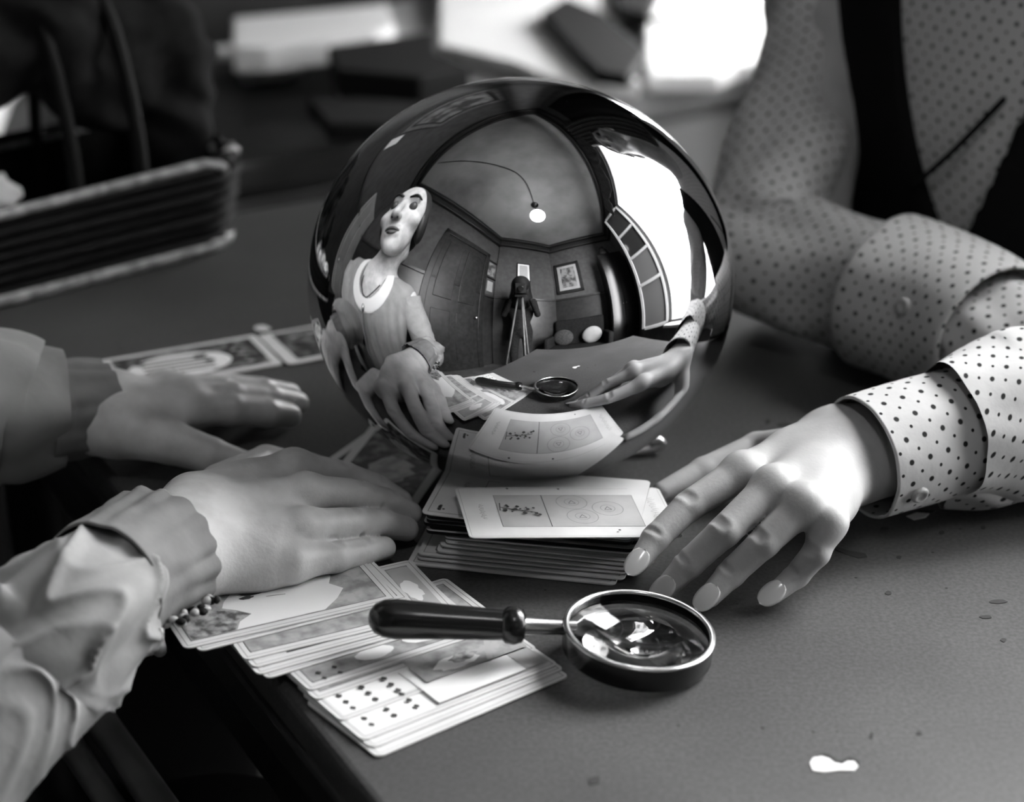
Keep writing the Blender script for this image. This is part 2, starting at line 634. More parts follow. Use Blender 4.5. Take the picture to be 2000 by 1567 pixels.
def diag(u0, w0, u1, w1, th, z0, z1, inward=0.0):
    """slab along a room-frame segment, on its room side"""
    a = RW(u0, w0); b = RW(u1, w1)
    t = unit(b - a); nrm = np.array([-t[1], t[0], 0.0])
    mid_room = RW(0, 0)
    if (mid_room - a) @ nrm < 0: nrm = -nrm
    c = (a + b) / 2 + nrm * (th / 2 + inward)
    c = np.array([c[0], c[1], (z0 + z1) / 2])
    M = np.stack([t, np.cross([0, 0, 1.0], t), [0, 0, 1.0]], 1)
    return MB().box(c, (np.linalg.norm(b - a), th, z1 - z0), M)


struct(diag(*CH0, *CH1, 0.05, ZF, ZC).build('wall_corner', 'wallpaper'))
# dark cornice and dark panelling round the room
segs = [((U0, W0), (U0, CH0[1])), (CH0, CH1), ((CH1[0], W1), (U1, W1)), ((U1, W1), (U1, W0)), ((U1, W0), (U0, W0))]
for i, (a, b) in enumerate(segs):
    inw = 0.05 if i == 1 else 0.0
    c = diag(*a, *b, 0.14, ZC - 0.09, ZC - 0.001, inw)
    c2 = diag(*a, *b, 0.08, ZC - 0.24, ZC - 0.09, inw)
    c.add(c2.v, c2.f)
    struct(bev(c.build('trim_%d' % (i + 1), 'cornice'), 0.02, 3))
for i, (a, b) in enumerate(segs):
    if i == 3: continue
    inw = 0.05 if i == 1 else 0.0
    c = diag(*a, *b, 0.025, ZF, 0.66, inw)
    c2 = diag(*a, *b, 0.05, 0.66, 0.70, inw)
    c.add(c2.v, c2.f)
    struct(c.build('trim_%d' % (i + 6), 'wainscot'))
struct(MB().rbox(U1 - 0.02, U1, W0, W1, ZF, ZF + 0.16).build('baseboard_right', 'wainscot'))

# window: frame, sill, open casement with panes
wf = MB()
u0, u1 = U1 + 0.0, U1 + TH
for (a, b, c, d) in ((WIN['w0'], WIN['w0'] + 0.05, WIN['z0'], WIN['z1']), (WIN['w1'] - 0.05, WIN['w1'], WIN['z0'], WIN['z1']),
                     (WIN['w0'], WIN['w1'], WIN['z1'] - 0.05, WIN['z1']), (WIN['w0'], WIN['w1'], WIN['z0'], WIN['z0'] + 0.03)):
    wf.rbox(u0 + 0.03, u1 - 0.02, a, b, c, d)
w1o = struct(bev(wf.build('window_1', 'framewhite'), 0.004))
bev(MB().rbox(U1 - 0.10, U1 + 0.04, WIN['w0'] - 0.06, WIN['w1'] + 0.06, WIN['z0'] - 0.035, WIN['z0']).build('window_sill', 'framewhite', w1o), 0.005)
wf2 = MB()
for (a, b, c, d) in ((WIN2['w0'], WIN2['w0'] + 0.05, WIN2['z0'], WIN2['z1']), (WIN2['w1'] - 0.05, WIN2['w1'], WIN2['z0'], WIN2['z1']),
                     (WIN2['w0'], WIN2['w1'], WIN2['z1'] - 0.05, WIN2['z1']), (WIN2['w0'], WIN2['w1'], WIN2['z0'], WIN2['z0'] + 0.03),
                     (WIN2['w0'], WIN2['w1'], 0.98, 1.02)):
    wf2.rbox(u0 + 0.04, u1 - 0.02, a, b, c, d)
w2o = struct(bev(wf2.build('window_2', 'framewhite'), 0.004))
bev(MB().rbox(U1 - 0.06, U1 + 0.04, WIN2['w0'] - 0.04, WIN2['w1'] + 0.04, WIN2['z0'] - 0.03, WIN2['z0']).build('window_sill', 'framewhite', w2o), 0.005)
bl_o = MB()
nb_ = 40
bl_o.add([RW(U1 + 0.016 + 0.002 * math.sin(k * 1.7), w_, BLIND + (WIN2['z1'] + 0.05 - BLIND) * k / nb_) for k in range(nb_ + 1) for w_ in (WIN2['w0'] - 0.03, WIN2['w1'] + 0.03)], [(2 * k, 2 * k + 1, 2 * k + 3, 2 * k + 2) for k in range(nb_)])
bo = bl_o.build('roller_blind', 'black', w2o, True)
md = bo.modifiers.new('solid', 'SOLIDIFY'); md.thickness = 0.003
MB().tube([RW(U1 + 0.012, WIN2['w0'] - 0.03, BLIND), RW(U1 + 0.012, WIN2['w1'] + 0.03, BLIND)], 0.010, 8).build('blind_bar', 'darkwood', w2o, True)
# casement swung into the room, hinged at w1
h0 = np.array([U1 - 0.01, WIN['w1'] + 0.01]); h1 = h0 + 0.62 * np.array([-math.sin(0.95) * 0.62, math.cos(0.95) * 1.05])
ca, cb = RW(*h0), RW(*h1)
ct = unit(cb - ca); clen = np.linalg.norm(cb - ca)
CM = np.stack([ct, np.cross([0, 0, 1.0], ct), [0, 0, 1.0]], 1)


def cas(x0, x1, z0, z1, th=0.035):
    c = ca + ct * (x0 + x1) / 2
    return ((c[0], c[1], (z0 + z1) / 2), (x1 - x0, th, z1 - z0), CM)


zz = [WIN['z0'] + 0.02, 0.42, 0.86, 1.30, WIN['z1'] - 0.04]
cm = MB()
cm.box(*cas(0, 0.05, zz[0], zz[-1])).box(*cas(clen - 0.05, clen, zz[0], zz[-1]))
for z in zz:
    cm.box(*cas(0.05, clen - 0.05, z - 0.022, z + 0.022))
cas_o = bev(cm.build('casement_frame', 'framewhite', w1o), 0.004)
for i in range(4):
    MB().box(*cas(0.045, clen - 0.045, zz[i] + 0.02, zz[i + 1] - 0.02, 0.004)).build('pane', 'pane_dark' if i > 1 else 'pane_grey', cas_o)

# outside: street front across the road
fb = empty('building', RW(9, 1, -6), 'pale street building seen through the open window', 'building')
MB().rbox(9, 13, -9, 9, -8, 0.55).build('facade', 'facade', fb)
bev(MB().rbox(8.85, 9.05, -9.1, 9.1, 0.45, 0.75).build('cornice', 'facade', fb), 0.02)
for i in range(9):
    for j in range(2):
        w_ = -4.5 + i * 1.25
        f_ = MB().rbox(8.93, 9.06, w_ - 0.32, w_ + 0.32, -0.75 - j * 1.9, 0.25 - j * 1.9).build('window_frame', 'framewhite', fb)
        MB().rbox(8.90, 8.95, w_ - 0.24, w_ + 0.24, -0.68 - j * 1.9, 0.18 - j * 1.9).build('pane', 'facadewin', f_)
mat('facade_added', 0.38, 0.9, v2=0.33, scale=0.5)
f2 = empty('building', RW(8, 6, -8), 'tall pale house front added to cut the sky light in the window', 'building')  # house added to weaken window light from the camera side
MB().rbox(7, 8.9, 1.5, 18, -8, 15).build('facade', 'facade_added', f2)
for i in range(6):
    for j in range(6):
        w_ = 2.6 + i * 1.9; z_ = -5.0 + j * 3.0
        fo_ = MB().rbox(6.93, 7.06, w_ - 0.5, w_ + 0.5, z_, z_ + 1.7).build('window_frame', 'framewhite', f2)
        MB().rbox(6.90, 6.95, w_ - 0.4, w_ + 0.4, z_ + 0.1, z_ + 1.6).build('pane', 'facadewin', fo_)
tag(MB().rbox(1.5, 9, -10, 10, -8.2, -8.0).build('street', 'street'), None, None, None, 'structure')

# door in the left wall
dr = struct(MB().rbox(U0, U0 + 0.05, 0.22, 1.12, ZF, 1.50).build('door_1', 'darkwood'))
df = MB()
df.rbox(U0, U0 + 0.07, 0.13, 0.23, ZF, 1.58).rbox(U0, U0 + 0.07, 1.11, 1.21, ZF, 1.58).rbox(U0, U0 + 0.07, 0.13, 1.21, 1.50, 1.60)
bev(df.build('door_frame', 'darkwood', dr), 0.006)
for (a, b, c, d) in ((0.32, 0.62, -0.55, 0.25), (0.72, 1.02, -0.55, 0.25), (0.32, 0.62, 0.42, 1.38), (0.72, 1.02, 0.42, 1.38)):
    bev(MB().rbox(U0 + 0.045, U0 + 0.062, a, b, c, d).build('door_panel', 'darkwood', dr), 0.008)
MB().sphere(RW(U0 + 0.10, 1.05, 0.22), 0.03).build('door_knob', 'steel', dr, True)

#%%TABLE
# ------------------------------------------------------------------ table
TU0, TU1, TW0, TW1 = -0.2265, 0.285, -0.552, 0.585
tb = empty('table', TW(0, 0, ZF), 'narrow wooden table with a worn grey top holding the mirrored ball', 'table')
top = MB().rbox(TU0, TU1, TW0, TW1, -0.022, 0.0, M_T).build('tabletop', 'tabletop', tb)
bev(top, 0.005, 3)
ed = MB()
for (a, b, c, d) in ((TU0 - 0.002, TU0 + 0.012, TW0, TW1), (TU1 - 0.012, TU1 + 0.002, TW0, TW1), (TU0, TU1, TW0 - 0.002, TW0 + 0.012), (TU0, TU1, TW1 - 0.012, TW1 + 0.002)):
    ed.rbox(a, b, c, d, -0.045, -0.020, M_T)
bev(ed.build('edge_moulding', 'darkwood', tb), 0.004)
ap = MB()
for (a, b, c, d) in ((TU0 + 0.03, TU0 + 0.05, TW0 + 0.03, TW1 - 0.03), (TU1 - 0.05, TU1 - 0.03, TW0 + 0.03, TW1 - 0.03), (TU0 + 0.03, TU1 - 0.03, TW0 + 0.03, TW0 + 0.05), (TU0 + 0.03, TU1 - 0.03, TW1 - 0.05, TW1 - 0.03)):
    ap.rbox(a, b, c, d, -0.13, -0.022, M_T)
ap.build('apron', 'darkwood', tb)
for (a, b) in ((TU0 + 0.055, TW0 + 0.055), (TU0 + 0.055, TW1 - 0.055), (TU1 - 0.055, TW0 + 0.055), (TU1 - 0.055, TW1 - 0.055)):
    MB().lathe([(0.028, ZF), (0.030, ZF + 0.05), (0.018, ZF + 0.08), (0.024, ZF + 0.3), (0.030, -0.2), (0.030, -0.03)], 16, M_T @ np.array([a, b, 0])).build('leg', 'darkwood', tb, True, flat_angle=50)
# scuffs: pale chips, dark nicks, and painted shadow strips beside two chips


def flake(pts, z, name, m):
    P_ = [PX(x, y, z) for x, y in pts]
    c = sum(P_) / len(P_)
    n = len(P_)
    MB().add(P_ + [p - np.array([0, 0, 0.0012]) for p in P_], [tuple(range(n))[::-1]] + [(i, (i + 1) % n, n + (i + 1) % n, n + i) for i in range(n)]).build(name, m, tb)


def blob(cx, cy, rx, ry, n=12, jit=0.18, rot=0.0):
    o = []
    for k in range(n):
        a = -2 * PI * k / n
        r = 1 + random.uniform(-jit, jit)
        x, y = rx * r * math.cos(a), ry * r * math.sin(a)
        o.append((cx + x * math.cos(rot) - y * math.sin(rot), cy + x * math.sin(rot) + y * math.cos(rot)))
    return o


flake([(1582, 1490), (1588, 1480), (1605, 1477), (1620, 1482), (1630, 1490), (1645, 1493), (1655, 1487), (1668, 1487), (1676, 1496), (1668, 1505), (1640, 1504), (1610, 1508), (1588, 1505)][::-1], 0.0005, 'surface_chip', 'chip')
flake([(1594, 1477), (1610, 1471), (1622, 1475), (1634, 1485), (1645, 1485), (1660, 1478), (1680, 1488), (1678, 1494), (1660, 1487), (1645, 1494), (1630, 1491), (1618, 1482), (1604, 1476)][::-1], 0.0003, 'nick_and_shadow', 'dent_and_shadow')  # shadow along the chip's far edge, painted as a dark strip
flake([(1770, 1008), (1790, 1001), (1815, 1003), (1808, 1010), (1785, 1015)][::-1], 0.0005, 'surface_chip', 'chip')
flake([(1775, 1004), (1795, 996), (1828, 998), (1818, 1003), (1790, 1003)][::-1], 0.0003, 'nick_and_shadow', 'dent_and_shadow')  # painted shadow strip above the second chip
flake([(1625, 1064), (1640, 1070), (1660, 1076), (1690, 1081), (1694, 1088), (1676, 1090), (1650, 1082), (1632, 1074)][::-1], 0.0003, 'nick_and_shadow', 'dent_and_shadow')
for (x, y, rx, ry) in ((1728, 1033, 10, 4), (1756, 1088, 5, 3), (1840, 1040, 6, 4), (1735, 1158, 6, 4), (1920, 1030, 5, 3), (1950, 1175, 16, 4), (1530, 830, 14, 4), (1500, 823, 6, 4), (1160, 1525, 12, 9), (1925, 1205, 12, 3), (1702, 1437, 4, 7), (1795, 1432, 6, 4), (1960, 1250, 6, 4)):
    flake(blob(x, y, rx, ry), 0.0003, 'nick_and_shadow', 'dent_and_shadow')
flake(blob(512, 641, 16, 5), 0.0005, 'surface_chip', 'chip')
# pull-out rail under the left edge
ra_, rb_ = PX(150, 1345, -0.14), PX(320, 1585, -0.14)
rl = MB()
dirr = unit(rb_ - ra_)
for off, r_ in ((0.0, 0.010), (0.024, 0.008)):
    sd = np.array([dirr[1], -dirr[0], 0]) * off
    rl.tube([ra_ - dirr * 0.1 + sd, rb_ + dirr * 0.4 + sd], r_, 10)
rl.build('side_rail', 'midwood', tb, True, flat_angle=40)

#%%BALL
bl = empty('crystal_ball', (0, 0, 0), 'large mirrored crystal ball reflecting the whole room', 'ball')
b = MB().sphere((0, 0, BALL_Z), (BALL_R, BALL_R, BALL_R * BALL_K), n=128, m=72)
b.build('ball', 'mirror', bl, True)
st = empty('ball_stand', (0, 0, 0), 'small dark metal ring stand with scrolled feet under the mirrored ball', 'stand')
MB().lathe([(0.037, 0.003), (0.042, 0.002), (0.046, 0.005), (0.045, 0.0092), (0.040, 0.0078), (0.037, 0.003)], 48).build('ring', 'darksteel', st, True)
for a in (math.radians(12), math.radians(92)):
    d_ = np.array([math.cos(a), math.sin(a), 0])
    p_ = [d_ * 0.043 + [0, 0, 0.005], d_ * 0.066 + [0, 0, 0.0035], d_ * 0.082 + [0, 0, 0.004], d_ * 0.0895 + [0, 0, 0.007], d_ * 0.087 + [0, 0, 0.010], d_ * 0.082 + [0, 0, 0.009]]
    MB().tube(spline(p_, 24), 0.0032, 10).build('foot', 'steel', st, True)

#%%CARDS
# ------------------------------------------------------------------ cards
CL, CW, CT = 0.117, 0.062, 0.0007


def rrect(x0, x1, y0, y1, r, n=4):
    o = []
    for cx, cy, a0 in ((x1 - r, y0 + r, -PI / 2), (x1 - r, y1 - r, 0), (x0 + r, y1 - r, PI / 2), (x0 + r, y0 + r, PI)):
        for k in range(n + 1):
            a = a0 + PI / 2 * k / n
            o.append((cx + r * math.cos(a), cy + r * math.sin(a)))
    return o


class Card:
    mats = ['card', 'cardgrey', 'card_edge_shade', 'ink', 'inkgrey', 'print_mottle', 'print_mid', 'print_deep', 'white']

    def __init__(s, L=CL, W=CW, T=CT, edge=0):
        s.L, s.W, s.T = L, W, T
        s.b = MB()
        ol = rrect(0, L, 0, W, 0.0035)
        n = len(ol)
        s.b.add([(x, y, T) for x, y in ol], [tuple(range(n))], 0)
        s.b.add([(x, y, 0) for x, y in ol], [tuple(range(n))[::-1]], 0 if edge == 0 else 2)
        s.b.add([(x, y, 0) for x, y in ol] + [(x, y, T) for x, y in ol], [(i, (i + 1) % n, n + (i + 1) % n, n + i) for i in range(n)], edge)
        s.lay = 1

    def z(s):
        s.lay += 1
        return s.T + 0.00003 * s.lay

    def poly(s, pts, m):
        z = s.z()
        a = sum(pts[i][0] * pts[(i + 1) % len(pts)][1] - pts[(i + 1) % len(pts)][0] * pts[i][1] for i in range(len(pts)))
        if a < 0: pts = pts[::-1]
        s.b.add([(x, y, z) for x, y in pts], [tuple(range(len(pts)))], m); return s

    def rect(s, x0, x1, y0, y1, m): return s.poly([(x0, y0), (x1, y0), (x1, y1), (x0, y1)], m)

    def frame(s, x0, x1, y0, y1, t, m):
        z = s.z()
        o = [(x0, y0), (x1, y0), (x1, y1), (x0, y1)]
        i_ = [(x0 + t, y0 + t), (x1 - t, y0 + t), (x1 - t, y1 - t), (x0 + t, y1 - t)]
        s.b.add([(x, y, z) for x, y in o + i_], [(k, (k + 1) % 4, 4 + (k + 1) % 4, 4 + k) for k in range(4)], m); return s

    def ring(s, cx, cy, r, t, m, n=32, r2=None):
        z = s.z(); r2 = r2 or r
        v = [(cx + r * math.cos(2 * PI * k / n), cy + r2 * math.sin(2 * PI * k / n), z) for k in range(n)] + [(cx + (r - t) * math.cos(2 * PI * k / n), cy + (r2 - t) * math.sin(2 * PI * k / n), z) for k in range(n)]
        s.b.add(v, [(k, (k + 1) % n, n + (k + 1) % n, n + k) for k in range(n)], m); return s

    def disc(s, cx, cy, r, m, r2=None, n=20, jit=0.0):
        r2 = r2 or r
        return s.poly([(cx + r * (1 + random.uniform(-jit, jit)) * math.cos(2 * PI * k / n), cy + r2 * (1 + random.uniform(-jit, jit)) * math.sin(2 * PI * k / n)) for k in range(n)], m)

    def line(s, pts, t, m):
        for (x0, y0), (x1, y1) in zip(pts[:-1], pts[1:]):
            l = math.hypot(x1 - x0, y1 - y0) + 1e-9; nx, ny = -(y1 - y0) / l * t / 2, (x1 - x0) / l * t / 2
            s.poly([(x0 - nx, y0 - ny), (x1 - nx, y1 - ny), (x1 + nx, y1 + ny), (x0 + nx, y0 + ny)], m)
            s.lay -= 1
        s.lay += 1
        return s

    def script(s, x, y0, y1, m=3, amp=0.0015, t=0.00025):
        """a run of cursive strokes written along y at x"""
        n = 40
        return s.line([(x + amp * math.sin(k * 1.9) + 0.4 * amp * math.sin(k * 0.7), y0 + (y1 - y0) * k / n + 0.0006 * math.cos(k * 1.9)) for k in range(n + 1)], t, m)


def place_card(c, name, label, org, ex, ey, group=None):
    ex = unit(ex); ey = np.array(ey, float); ey = unit(ey - ex * (ey @ ex)); ez = np.cross(ex, ey)
    M = np.stack([ex, ey, ez], 1)
    o = c.b.build(name, Card.mats)
    mw = Matrix.Identity(4)
    for i in range(3):
        for j in range(3): mw[i][j] = M[i, j]
        mw[i][3] = org[i]
    o.matrix_world = mw
    tag(o, label, 'card', group)
    return o


def pips(c, cols, rows, x0, dx, y0, dy, r=0.0015):
    for i in range(cols):
        for j in range(rows):
            x, y = x0 + i * dx, y0 + j * dy
            c.disc(x, y, r, 3, n=10); c.disc(x - r * 0.9, y, r * 0.7, 3, n=8); c.disc(x - r * 0.3, y + r * 0.8, r * 0.7, 3, n=8); c.disc(x - r * 0.3, y - r * 0.8, r * 0.7, 3, n=8)


# --- top card of the deck: three rings and a little branch
FL, NLc, FR = PX(888, 955, 0.0350), PX(940, 1049, 0.0345), PX(1275, 955, 0.0265)
c = Card(0.117, 0.0615)
c.frame(0.0015, 0.1155, 0.0015, 0.060, 0.00018, 4)
c.rect(0.020, 0.099, 0.0125, 0.0515, 1)
c.frame(0.020, 0.099, 0.0125, 0.0515, 0.00035, 4)
c.rect(0.0468, 0.0473, 0.0125, 0.0515, 3)
for (x, y) in ((0.063, 0.0425), (0.082, 0.0345), (0.066, 0.0245)):
    c.ring(x, y, 0.0088, 0.0003, 4); c.ring(x, y, 0.0042, 0.00025, 4)
    c.line([(x - 0.002, y - 0.0017), (x + 0.002, y - 0.0017), (x, y + 0.002), (x - 0.002, y - 0.0017)], 0.0003, 3)
c.line([(0.0215, 0.036), (0.026, 0.034), (0.033, 0.032), (0.042, 0.029)], 0.0007, 3)
for i in range(16):
    x = 0.024 + i * 0.0012 + random.uniform(-0.0005, 0.0005)
    c.disc(x, 0.0345 - (x - 0.024) * 0.3 + random.uniform(-0.0045, 0.0045), random.uniform(0.0006, 0.0015), 3, n=8, jit=0.3)
c.line([(0.021, 0.0305), (0.022, 0.040)], 0.0006, 3)
c.script(0.011, 0.020, 0.038, 4, 0.0014, 0.0002)
c.script(0.108, 0.018, 0.046, 4, 0.0022, 0.0002)
for (x, y) in ((0.083, 0.0065), (0.029, 0.058), (0.058, 0.0575)):
    c.disc(x, y, 0.0008, 3, n=10)
ex_ = unit(FR - FL); ey_ = FL - NLc
place_card(c, 'card', 'pale card with three rings and a branch, topmost on the deck', FL - unit(ey_ - ex_ * (ey_ @ ex_)) * 0.0615, ex_, ey_, 'deck in front of the ball')

# --- second card, turned the other way under it
fl2, nl2 = PX(848, 931, 0.0288), PX(822, 1004, 0.0288)
nl2v = PX(822, 1004, 0.0288)
ex2 = unit(PX(910, 1019, 0.0288) - nl2)
ex2 = unit(np.array([math.cos(math.radians(-12)), math.sin(math.radians(-12)), -0.035]))
ey2 = np.array([-ex2[1], ex2[0], 0])
c = Card(0.117, 0.0595)
c.frame(0.003, 0.114, 0.003, 0.0565, 0.0003, 3)
c.frame(0.0275, 0.099, 0.010, 0.049, 0.0003, 3)
c.script(0.017, 0.022, 0.044, 4, 0.0018, 0.0003)
c.script(0.0085, 0.006, 0.012, 3, 0.001, 0.0003)
c.rect(0.0305, 0.036, 0.012, 0.022, 4)
c.disc(0.011, 0.0075, 0.0008, 3)
c.disc(0.105, 0.0095, 0.0008, 3)
place_card(c, 'card', 'bordered pale card, second on the deck and poking out at its left', nl2, ex2, ey2, 'deck in front of the ball')
# --- the deck below
ORD = ['lowest', 'second', 'third', 'fourth', 'fifth', 'sixth', 'seventh', 'eighth', 'ninth', 'tenth', 'eleventh', 'twelfth', 'thirteenth']
for i in range(13):
    low = i < 7
    z = 0.0006 + i * 0.00215
    c = Card(0.117, 0.0605, 0.0020 if not low else 0.0009, 2 if not low else 0)  # upper cards get near-black edges: the deck front's shade painted in
    if i == 6 or low:
        c.frame(0.003, 0.114, 0.003, 0.0575, 0.0003, 3); c.script(0.010, 0.006, 0.012, 3, 0.001, 0.0003)
        c.rect(0.022, 0.095, 0.010, 0.05, 6)
    a = math.radians(-11.6 + random.uniform(-1.4, 1.4) + (0.9 if not low else 0))
    ex3 = np.array([math.cos(a), math.sin(a), 0]); ey3 = np.array([-ex3[1], ex3[0], 0])
    if low:
        org = PX(800, 1105, 0.0) + ex3 * (0.0015 * i + random.uniform(-0.002, 0.004)) + ey3 * (0.0018 * i + random.uniform(-0.0015, 0.0015))
        if i > 2: org = org + ex3 * 0.009
    else:
        org = nl2v + ex3 * random.uniform(0.0, 0.004) + ey3 * (0.001 + random.uniform(0.0, 0.003))
    org = np.array([org[0], org[1], z])
    place_card(c, 'card', '%s card from the bottom of the deck, %s' % (ORD[i], 'pale-edged' if low else 'shade painted on its edges'), org, ex3, ey3, 'deck in front of the ball')

# --- the fan of picture cards in front of the hand
fan = [  # near-left pixel, angle, design
    ((738, 1482), 38.5, 'plain'), ((727, 1464), 38.0, 'plain'), ((709, 1449), 36.5, 'pips2'), ((666, 1411), 35.5, 'pips'),
    ((618, 1370), 34.5, 'mid'), ((604, 1352), 33.5, 'scene'), ((522, 1328), 31.5, 'mid'), ((504, 1321), 30.0, 'mid'),
    ((496, 1307), 28.5, 'deep'), ((478, 1292), 26.0, 'mid2'), ((390, 1275), 28.0, 'mid'), ((361, 1270), 26.0, 'top')]
names = {'plain': 'edge-on pale card', 'mid': 'grey-printed picture card', 'pips': 'picture card with black pips and a clouded scene', 'pips2': 'card with black pips and a blank white panel',
         'scene': 'picture card with a white round cloud', 'deep': 'dark-printed picture card', 'mid2': 'picture card with double white border lines', 'top': 'topmost card of the fan, bright white sky and dark bird'}
order = ['lowest', 'second', 'third', 'fourth', 'fifth', 'sixth', 'seventh', 'eighth', 'ninth', 'tenth', 'eleventh', 'topmost']
for i, (px, ang, ds) in enumerate(fan):
    z = 0.0008 + i * 0.00095
    c = Card()
    c.frame(0.002, CL - 0.002, 0.002, CW - 0.002, 0.0004, 4)
    if ds == 'plain':
        c.rect(0.005, 0.112, 0.006, 0.056, 1)
    if ds in ('mid', 'mid2', 'deep', 'scene', 'top'):
        c.rect(0.005, 0.112, 0.0055, 0.0565, {'mid': 6, 'mid2': 6, 'deep': 7, 'scene': 6, 'top': 6}[ds])
        c.frame(0.005, 0.112, 0.0055, 0.0565, 0.0004, 3)
    if ds == 'deep':
        c.rect(0.005, 0.020, 0.0055, 0.0565, 0); c.rect(0.0065, 0.0185, 0.007, 0.055, 6)
    if ds == 'scene':
        c.disc(0.045, 0.014, 0.010, 8, 0.006, jit=0.12)
        c.disc(0.085, 0.016, 0.022, 8, 0.009, jit=0.12)
        pips(c, 2, 2, 0.012, 0.009, 0.006, 0.006, 0.0011)
    if ds in ('pips', 'pips2'):
        c.rect(0.004, 0.050 if ds == 'pips' else 0.045, 0.004, 0.058, 8)
        pips(c, 3, 3, 0.011, 0.013, 0.0065 if ds == 'pips' else 0.009, 0.0065, 0.0013)
        if ds == 'pips':
            c.rect(0.052, 0.113, 0.004, 0.058, 6); c.disc(0.075, 0.012, 0.013, 8, 0.006, jit=0.15); c.disc(0.080, 0.014, 0.008, 5, 0.004, jit=0.2)
            c.line([(0.09, 0.004), (0.1, 0.022)], 0.003, 1)
        else:
            c.rect(0.047, 0.100, 0.0045, 0.058, 8); c.frame(0.046, 0.113, 0.004, 0.058, 0.0004, 4); c.rect(0.1005, 0.1125, 0.005, 0.058, 1)
    if ds == 'mid2':
        c.rect(0.082, 0.0855, 0.0055, 0.0565, 0); c.rect(0.096, 0.099, 0.0055, 0.0565, 0); c.rect(0.0995, 0.112, 0.007, 0.055, 1)
        c.disc(0.104, 0.030, 0.0045, 8, 0.012, jit=0.2)
    if ds == 'top':
        c.poly([(0.030, 0.0065), (0.034, 0.014), (0.042, 0.019), (0.036, 0.026), (0.030, 0.031), (0.033, 0.037), (0.040, 0.045), (0.050, 0.056), (0.088, 0.056), (0.092, 0.046), (0.094, 0.040), (0.090, 0.032), (0.095, 0.024), (0.088, 0.015), (0.078, 0.0065)], 8)
        c.poly([(0.006, 0.0065), (0.029, 0.0065), (0.033, 0.014), (0.041, 0.019), (0.035, 0.026), (0.022, 0.032), (0.012, 0.050), (0.006, 0.055)], 5)
        c.disc(0.050, 0.040, 0.008, 3, 0.0025, jit=0.25); c.disc(0.045, 0.036, 0.004, 3, 0.0016, jit=0.25); c.line([(0.050, 0.040), (0.060, 0.043), (0.063, 0.041)], 0.0007, 3); c.line([(0.055, 0.033), (0.065, 0.031)], 0.0006, 4)
    a = math.radians(ang)
    e1 = np.array([math.cos(a), math.sin(a), 0]); e2 = np.array([-e1[1], e1[0], 0])
    o_ = PX(px[0], px[1], z)
    lab = names[ds]
    if ds != 'top':
        lab += ', %s from the bottom of the fan' % order[i] if i else ', lowest of the fan'
    place_card(c, 'card', lab, o_, e1, e2, 'fan of picture cards')

# --- two cards lying beyond the far hand
a1 = PX(196, 708, 0.0005); e1 = unit(PX(500, 657, 0.0005) - a1); e2 = np.array([-e1[1], e1[0], 0])
c = Card(0.112, 0.060)
c.rect(0.006, 0.106, 0.006, 0.0555, 7)
c.disc(0.047, 0.0275, 0.036, 8, 0.0215, jit=0.03, n=28)
for k in range(5):
    c.line([(0.022, 0.018 + k * 0.0058), (0.070, 0.016 + k * 0.0058)], 0.0024, 3)
for (x, y) in ((0.022, 0.040), (0.026, 0.018), (0.064, 0.037), (0.068, 0.027)):
    c.disc(x, y, 0.0042, 3, 0.0030)
for i in range(5):
    c.disc(0.093 + random.uniform(-0.006, 0.006), 0.014 + i * 0.008, 0.003, 6, 0.0015, jit=0.2)
place_card(c, 'card', 'dark picture card with a lined white oval, beyond the shaded hand', a1 - e2 * 0.060 + e2 * 0.002, e1, e2, 'cards laid out beyond the hands')
a2 = PX(503, 657, 0.001); e1 = unit(PX(655, 630, 0.001) - a2); e2 = np.array([-e1[1], e1[0], 0])
c = Card(0.112, 0.060)
c.rect(0.009, 0.106, 0.005, 0.0565, 7)
c.line([(0.02, 0.045), (0.03, 0.050), (0.04, 0.048)], 0.003, 5)
place_card(c, 'card', 'white-bordered dark picture card running behind the ball', a2 - e2 * 0.060, e1, e2, 'cards laid out beyond the hands')
# scattered cards close under the ball on the left, seen in its mirror
for i, (x, y, ang) in enumerate(((-0.060, 0.030, 62), (-0.070, -0.012, 75))):
    c = Card(); c.rect(0.005, 0.112, 0.0055, 0.0565, 7); c.disc(0.05, 0.03, 0.02, 6, 0.014, jit=0.2); c.frame(0.005, 0.112, 0.0055, 0.0565, 0.0004, 3)  # prints darkened to paint in the shade beside the ball
    a = math.radians(ang); e1 = np.array([math.cos(a), math.sin(a), 0]); e2 = np.array([-e1[1], e1[0], 0])
    place_card(c, 'card', ['clouded picture card in the shadow just left of the ball', 'clouded picture card under the fingertips left of the ball'][i], np.array([x, y, 0.0005 + 0.001 * i]) - e1 * 0.05 - e2 * 0.02, e1, e2, 'cards beside the ball')

#%%MAGNIFIER
mg = empty('magnifying_glass', PX(1250, 1260, 0), 'round magnifying glass with black handle lying across the fan of cards', 'magnifier')
lc = (PX(1100, 1212, 0.0215) + PX(1400, 1243, 0.0175)) / 2
ha, hb = PX(742, 1208, 0.026), PX(1005, 1222, 0.0225)
neck_end = PX(1108, 1226, 0.0175)
lens_n = unit(np.array([0.10, -0.03, 1.0]))
lx = unit(np.cross([0, 1.0, 0], lens_n)); ly = np.cross(lens_n, lx)
LM = np.stack([lx, ly, lens_n], 1)
RR = 0.0382
lc = lc - lens_n * 0.0050
ringp = [(RR - 0.0022, -0.0080), (RR - 0.0005, -0.0084), (RR, -0.0074), (RR, 0.0040), (RR - 0.0022, 0.0040), (RR - 0.0022, -0.0080)]
MB().lathe(ringp, 96, lc, LM).build('ring', 'blackgloss', mg, True, flat_angle=30)
